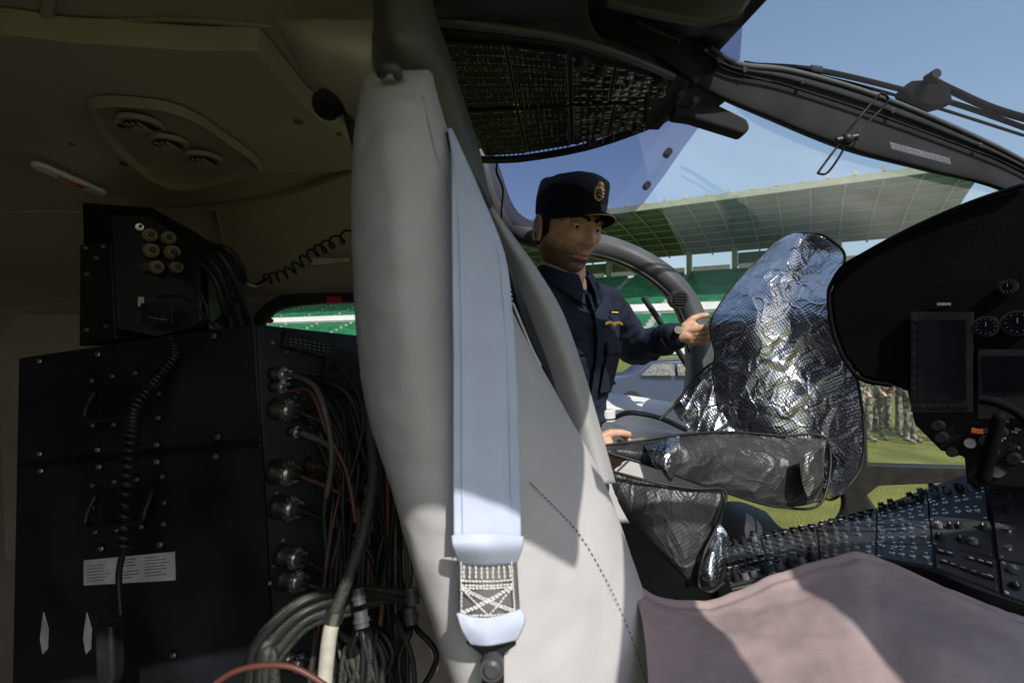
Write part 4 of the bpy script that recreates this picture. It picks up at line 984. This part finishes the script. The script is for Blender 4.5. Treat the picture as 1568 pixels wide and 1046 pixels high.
for k in range(20):
    u=470+R()*200; cab([(u-60*R(),900+R()*60,.9),(u,960,.84),(u+60*R()-20,1010,.82),(u+80*R()-40,1100,.8)],.003+.004*R(),M[('cable','braid','hose','cable')[k%4]],30)
b=B()
for u,v,r in((548,900,.009),(552,935,.010),(630,900,.009),(628,930,.009),(500,960,.006),(560,790,.008)):
    p=P(u,v,.74); dd=V((.2,-.3,-.9)).normalized(); b.cyl(p,p+dd*.022,r,r,0,16); b.cyl(p+dd*.01,p+dd*.015,r*1.2,r*1.2,0,16)
b.obj('inline_plugs',[M['mgrey']],cb)
def coil(name,pts,rad,wr,turns,m,parent,n=None):
    pts=[P(*p) for p in pts]; n=turns*12; c=curve(pts,n); out=[]
    x=None
    for i,p in enumerate(c):
        t=(c[min(i+1,n-1)]-c[max(i-1,0)]).normalized()
        if x is None: x,y=frame(t)
        else: x=(x-t*x.dot(t)).normalized(); y=x.cross(t)
        a=2*math.pi*i/12; out.append(p+x*math.cos(a)*rad+y*math.sin(a)*rad)
    return tube(name,out,wr,m,parent,n=n*1,seg=6)
cc=group('coiled_cord')
coil('coil',[(408,428,1.25),(440,418,1.25),(475,392,1.25),(510,372,1.22),(560,350,1.15)],.013,.003,12,M['cable'],cc)
tube('lead',[P(375,432,1.1),P(392,437,1.2),P(408,428,1.25)],.005,M['cable'],cc)
cc2=group('coiled_cord')
coil('coil',[(262,520,.98),(268,545,.96),(240,580,.92),(210,620,.87),(203,660,.87),(195,740,.87),(190,840,.87)],.009,.004,40,M['cable'],cc2)
tube('lead',[P(190,840,.87),P(182,880,.87),P(185,940,.86)],.005,M['cable'],cc2)
slab('push_to_talk',[P(165,945,.87),P(192,943,.87),P(194,1020,.86),P(186,1046,.86),P(168,1046,.86)],V((0,-.03,0)),M['black2'],cc2,.006)
cc3=group('coiled_cord')
coil('coil',[(360,455,1.1),(350,480,1.1),(335,495,1.1)],.008,.003,7,M['cable'],cc3)
pw=group('warning_placard'); pa,pb,pcx,pd=P(473,395,1.66),P(540,388,1.66),P(540,402,1.66),P(474,408,1.66)
slab('plate',[pa,pb,pcx,pd],V((0,-.002,0)),M['red'],pw,0)
ce=(pa+pb+pcx+pd)/4; slab('face',[ce+(p-ce)*.9+V((0,-.0035,0)) for p in(pa,pb,pcx,pd)],V((0,-.001,0)),M['label'],pw,0)
# ------------------------------------------------------------------ wiper and wire clip
wp_=group('windscreen_wiper')
tube('arm',[P(1130,100,1.25),P(1250,108,1.3),P(1390,140,1.35),P(1480,165,1.38),P(1620,215,1.42)],.007,M['hood'],wp_,n=60)
tube('blade_rod',[P(1140,96,1.28),P(1260,118,1.32),P(1390,152,1.36),P(1568,208,1.4)],.004,M['hood'],wp_,n=60)
tube('linkage',[P(1420,120,1.34),P(1460,140,1.36),P(1530,170,1.38),P(1640,200,1.42)],.010,M['hood'],wp_,n=40)
slab('pivot_housing',[P(1382,138,1.34),P(1400,122,1.34),P(1440,120,1.34),P(1458,135,1.34),P(1462,158,1.34),P(1430,166,1.34),P(1395,155,1.34)],V((0,.04,0)),M['hood'],wp_,.01)
b=B(); p=P(1420,122,1.33); b.cyl(p,p-V((0,.03,0)),.012,.012,0,16); b.cyl(P(1240,108,1.3),P(1256,110,1.3),.012,.012,0,12); b.obj('pivot_nuts',[M['beam']],wp_)
wc_=group('checklist_wire_clip')
def wl(pts,closed=False): tube('wire',[P(u,v,.90) for u,v in pts],.0020,M['black'],wc_,n=60,seg=6,closed=closed)
wl([(1293,212),(1300,200),(1342,150),(1352,145),(1360,152),(1352,165),(1312,205),(1300,218)])
wl([(1296,216),(1285,222),(1256,260),(1254,266),(1268,264),(1290,232),(1288,224)])
b=B(); p=P(1296,214,.9); b.ball(p,.011,0); b.cyl(P(1280,216,.9),P(1312,210,.9),.006,.006,0,10); b.obj('clip_body',[M['black2']],wc_)
# ------------------------------------------------------------------ instrument panel / glareshield
ip=group('instrument_panel')
def dI(u): return 1/(.833+.220*(u-1270)/298)
I=lambda u,v,o=0:P(u,v,dI(u)-o)
hood=[(1700,225),(1568,284),(1500,306),(1440,330),(1380,358),(1325,388),(1292,408),(1276,430),(1269,452),(1274,500),(1290,545),(1318,580),(1365,590),(1400,605),(1700,605)]
slab('glareshield',[I(u,v) for u,v in hood],V((.30,.22,0)),M['hood'],ip,.01)
tube('glareshield_edge',[I(u,v,.004) for u,v in hood[1:13]],.005,M['hood'],ip,n=80)
pn=[(1388,596),(1700,596),(1700,760),(1480,742),(1476,700),(1440,690),(1400,650)]
slab('panel_lower',[P(u,v,dI(u)-.005) for u,v in pn],V((.2,.15,0)),M['black'],ip,.004)
b=B()
exI=(I(1568,500)-I(1400,500)).normalized(); nI=exI.cross(UP); nI=-nI if nI.y>0 else nI; AI=(exI,UP,nI)
def ibox(u0,v0,u1,v1,mi,off,th):
    q=[I(u0,v0),I(u1,v0),I(u1,v1),I(u0,v1)]; q=[x+nI*off for x in q]
    b.add(q+[x+nI*th for x in q],[(0,1,2,3),(7,6,5,4),(0,4,5,1),(1,5,6,2),(2,6,7,3),(3,7,4,0)],mi)
ibox(1398,478,1492,630,1,.004,.012); ibox(1410,490,1482,612,2,.0165,.002)
ibox(1500,535,1590,640,1,.004,.012); ibox(1508,545,1600,600,2,.0165,.002)
ibox(1436,464,1456,468,6,.003,.003)
for u,v,r in((1512,500,.020),(1560,495,.024),(1545,440,.014)):
    p=I(u,v)+nI*.004; b.cyl(p,p+nI*.012,r,r,1,28); b.cyl(p+nI*.0125,p+nI*.0135,r*.82,r*.82,2,28)
    for k in range(12):
        t=2*math.pi*k/12; b.box(p+nI*.0145+(exI*math.cos(t)+UP*math.sin(t))*r*.68,(.0006,.0018,.0008),6,(exI*math.cos(t+1.57)+UP*math.sin(t+1.57),exI*math.cos(t)+UP*math.sin(t),nI))
    b.box(p+nI*.0145+UP*r*.2,(.0008,r*.4,.0008),6,AI)
for k in range(8):
    p=I(1406+k*11,620)+nI*.016; b.box(p,(.009,.006,.005),1,AI)
for k in range(10):
    p=I(1404,490+k*13)+nI*.016; b.box(p,(.005,.008,.004),1,AI)
for u,v,mi in((1445,668,1),(1462,690,1),(1440,650,1),(1500,658,4),(1520,690,5),(1490,676,5),(1535,660,1),(1555,700,1),(1512,672,1),(1545,632,1),(1530,720,5)):
    p=I(u,v)+nI*.0
    if mi==4: b.box(p+nI*.02,(.016,.008,.012),4,AI)
    else: b.cyl(p,p+nI*.03,.011,.009,mi,18)
for k in range(26):
    p=I(1490+R()*75,640+R()*80)+nI*.002; b.box(p,(.006+.01*R(),.004,.012),6 if R()<.35 else 1,AI)
b.obj('displays_and_gauges',[M['black'],M['black2'],M['screen'],M['legend'],M['orange'],M['steel'],M['legend2']],ip)
tube('yaw_lever',[P(1500,612,.9),P(1530,618,.88),P(1568,640,.86),P(1600,690,.85)],.008,M['hood'],ip)
# ------------------------------------------------------------------ centre console
cn=group('centre_console')
tr=[P(1100,842,1.20),P(1180,822,1.22),P(1290,800,1.24),P(1400,765,1.22),P(1480,730,1.16),P(1700,690,1.08)]
br_=[P(1120,905,.98),P(1200,885,.98),P(1290,862,.98),P(1400,868,.92),P(1500,905,.86),P(1700,975,.80)]
md=[a.lerp(c,.5) for a,c in zip(tr,br_)]
fr_=[p+V((0,.0,-.4)) for p in br_]
o,cols=loft('console_top',[tr,md,br_],97,33,M['black2'],cn,retpts=True,solid=.01)
loft('console_side',[br_,[p-UP*.1 for p in br_],fr_],60,6,M['black'],cn)
b=B()
def cnrm(i,j):
    n=(cols[i+1][j]-cols[i-1][j]).cross(cols[i][j+1]-cols[i][j-1]).normalized(); n=-n if n.z<0 else n
    ax=(cols[i+1][j]-cols[i-1][j]).normalized(); return n,ax,n.cross(ax)
for mi_ in range(0,96,16):
    for mj in range(0,32,8):
        i0,i1,j0,j1=mi_,min(mi_+16,96),mj,mj+8
        n,ax,ay=cnrm(min(i0+8,95),j0+4)
        c4=[cols[i0][j0],cols[i1][j0],cols[i1][j1],cols[i0][j1]]; ct=sum(c4,V((0,0,0)))/4
        c4=[ct+(p-ct)*.965+n*.007 for p in c4]
        b.add(c4+[p+n*.004 for p in c4],[(0,1,2,3),(7,6,5,4),(0,4,5,1),(1,5,6,2),(2,6,7,3),(3,7,4,0)],3)
        kind=int(R()*4); nc=(6,5,4,5)[kind]; nr_=(2,2,2,2)[kind]
        for a_ in range(nc):
            for c_ in range(nr_):
                p=quad(*c4,(a_+.6)/(nc+.2),(c_+.6)/(nr_+.2))+n*.004+ax*(R()-.5)*.006+ay*(R()-.5)*.003; AA=(ax,ay,n); k=R()
                if R()<.08: continue
                if kind==0: b.box(p+n*.003,(.011,.010,.006),0,AA); b.box(p+n*.0065,(.007,.003,.0008),2 if k<.4 else 4,AA)
                elif kind==1:
                    b.cyl(p,p+n*.003,.009,.009,0,16); b.cyl(p+n*.003,p+n*.012,.0075,.006,5 if k<.5 else 0,14); b.box(p+n*.0125,(.0012,.008,.0008),2,AA)
                elif kind==2:
                    if a_ in(1,2) and c_==0: b.box(p,(.022,.014,.003),6,AA); b.box(p+n*.002,(.012,.004,.0006),4,AA)
                    else: b.cyl(p,p+n*.012,.0085,.007,5 if k<.4 else 0,14); b.cyl(p+n*.012,p+n*.017,.0045,.004,0,12)
                else:
                    b.cyl(p,p+n*.004,.005,.005,1,10); b.cyl(p+n*.004,p+n*.012,.0018,.0028,1,8); b.box(p+ay*.009+n*.0005,(.008,.002,.0008),4,AA)
        for s,t in((.03,.06),(.97,.06),(.03,.94),(.97,.94)):
            p=quad(*c4,s,t)+n*.004; b.cyl(p,p+n*.0015,.003,.003,1,8)
b.obj('console_controls',[M['black2'],M['steel'],M['legend'],M['cmod'],M['legend2'],M['cknob'],M['screen']],cn)
b=B()
b.cap(P(1530,640,.92),P(1505,730,.95),.010,.012); b.obj('lever',[M['hood']],cn)
fs_=group('far_cockpit_seat')
loft('far_cushion',[[P(1060,800,1.5),P(1120,775,1.5),P(1170,790,1.5)],[P(1050,830,1.4),P(1120,800,1.38),P(1185,815,1.4)],[P(1050,900,1.35),P(1120,880,1.33),P(1190,880,1.35)]],20,20,M['dgrey'],fs_,solid=.03)
# ------------------------------------------------------------------ reflective sunshade
sh=group('reflective_sunshade')
def ridge(p,s,o): return 1-abs(nz(p,s,o))*2.2
def dg(p):
    a=(p.x*.62+p.z*.78); c=(p.x*.78-p.z*.62); return V((a*.35,p.y*.5,c*1.3))
def cell(p,s):   # flat facets meeting in sharp folds
    q=p*s; q=q+V((nz(p,s*.5,1),nz(p,s*.5,4),nz(p,s*.5,8)))*.4
    d,_=noise.voronoi(q); return min(.5,d[1]-d[0])
def foil(p,a,b_):
    e=min(1,min(a,1-a,b_,1-b_)*10+.3); q=dg(p)
    k=.30+.70*min(1,max(0,(a-.25)*2.2))
    return V((.25,-.9,.2))*(.016*nz(p,4,3)+(-.020*cell(q,10)-.007*cell(p,17)+.006*ridge(q,18,9)**5)*k)*e
rowsS=[(358,1215,1250),(372,1188,1276),(392,1168,1292),(430,1130,1284),(470,1100,1273),(500,1087,1276),(540,1094,1298),(570,1092,1310),(610,1098,1318),(660,1112,1323),(710,1178,1320),(740,1228,1302),(762,1262,1278)]
rails=[]
for v,l,r in rowsS:
    t=(v-358)/404
    rails.append([P(l,v,1.44-.1*t),P(l+(r-l)*.33,v,1.36-.12*t),P(l+(r-l)*.66,v,1.33-.14*t),P(r,v,1.24-.12*t)])
loft('upper_panel',rails,180,280,M['foil'],sh,solid=.004,disp=foil)
nr0=len(rails)
ed=[(r[0],0,i/(nr0-1)) for i,r in enumerate(rails)]+[(r[-1],1,1-i/(nr0-1)) for i,r in enumerate(rails[::-1])]
tube('upper_binding',[p+foil(p,a,t)+V((0,-.002,0)) for p,a,t in ed],.0032,M['black2'],sh,n=260,closed=True)
rl=[[P(1092,556,1.40),P(1110,556,1.38),P(1135,556,1.36)],[P(1062,585,1.42),P(1100,590,1.38),P(1140,590,1.37)],[P(1034,622,1.42),P(1090,622,1.38),P(1145,620,1.36)],[P(1050,650,1.40),P(1095,650,1.36),P(1150,650,1.34)],[P(1075,672,1.36),P(1105,672,1.34),P(1160,672,1.32)]]
loft('left_wing',rl,90,90,M['foil'],sh,solid=.004,disp=lambda p,a,b_:foil(p,.7,b_))
tube('left_wing_binding',[P(1135,552,1.37),P(1092,556,1.39),P(1062,583,1.41),P(1032,622,1.41),P(1010,642,1.40)],.0035,M['black2'],sh,n=60)
def sm(p,a,b_): return V((.1,-.8,.5))*(.007*nz(p,8,2)-.006*cell(p,13)+.003*ridge(p,20,4)**5)
top=[P(920,684,1.10),P(975,676,1.10),P(1035,667,1.12),P(1110,662,1.16),P(1190,668,1.20),P(1264,674,1.22)]
m1=[P(922,688,1.07),P(985,692,1.05),P(1040,695,1.06),P(1112,700,1.10),P(1190,712,1.13),P(1262,715,1.16)]
m2=[P(925,692,1.06),P(1000,715,1.05),P(1045,732,1.06),P(1112,755,1.10),P(1190,776,1.13),P(1256,768,1.16)]
loft('middle_fold',[top,m1,m2],170,90,M['foildim'],sh,solid=.004,disp=sm)
loft('middle_fold_bright_roll',[[P(985,680,1.075),P(1015,672,1.07),P(1040,668,1.09)],[P(990,690,1.03),P(1015,688,1.01),P(1042,684,1.04)],[P(1000,712,1.01),P(1020,712,.99),P(1036,700,1.02)],[P(1008,716,1.02),P(1026,738,1.0),P(1034,722,1.02)]],60,60,M['foil'],sh,disp=sm)
loft('middle_fold_torn_rim',[[P(1225,700,1.10),P(1245,690,1.11),P(1262,684,1.13)],[P(1228,735,1.09),P(1246,735,1.10),P(1260,730,1.12)],[P(1236,765,1.10),P(1250,766,1.11),P(1257,764,1.12)]],40,50,M['foil2'],sh,disp=sm)
ed=top+m2[::-1]; tube('middle_binding',[p+V((0,-.006,.002)) for p in ed],.003,M['black2'],sh,n=150,closed=True)
top=[P(930,720,1.02),P(1000,738,.99),P(1060,748,.99),P(1108,752,1.0)]
m1=[P(945,765,1.0),P(1000,785,.96),P(1060,800,.96),P(1104,800,.98)]
m2=[P(965,800,.99),P(1010,835,.95),P(1060,868,.94),P(1092,850,.96)]
m3=[P(985,815,.99),P(1030,865,.95),P(1072,900,.94),P(1110,885,.96)]
loft('lower_fold',[top,m1,m2,m3],140,110,M['foildim'],sh,solid=.004,disp=sm)
loft('lower_bright_corner',[[P(1100,800,.965),P(1112,815,.96),P(1118,835,.97)],[P(1078,850,.935),P(1092,845,.92),P(1112,850,.94)],[P(1070,880,.92),P(1088,878,.90),P(1110,880,.93)],[P(1074,902,.925),P(1090,903,.91),P(1106,896,.93)]],50,50,M['foil'],sh,solid=.003,disp=sm)
tube('lower_binding',[P(930,720,1.0),P(1000,738,.975),P(1060,748,.975),P(1110,752,.985),P(1100,800,.96),P(1078,848,.925),P(1070,895,.915),P(1088,906,.9),P(1108,892,.92)],.003,M['black2'],sh,n=120)
bpy.context.view_layer.update()
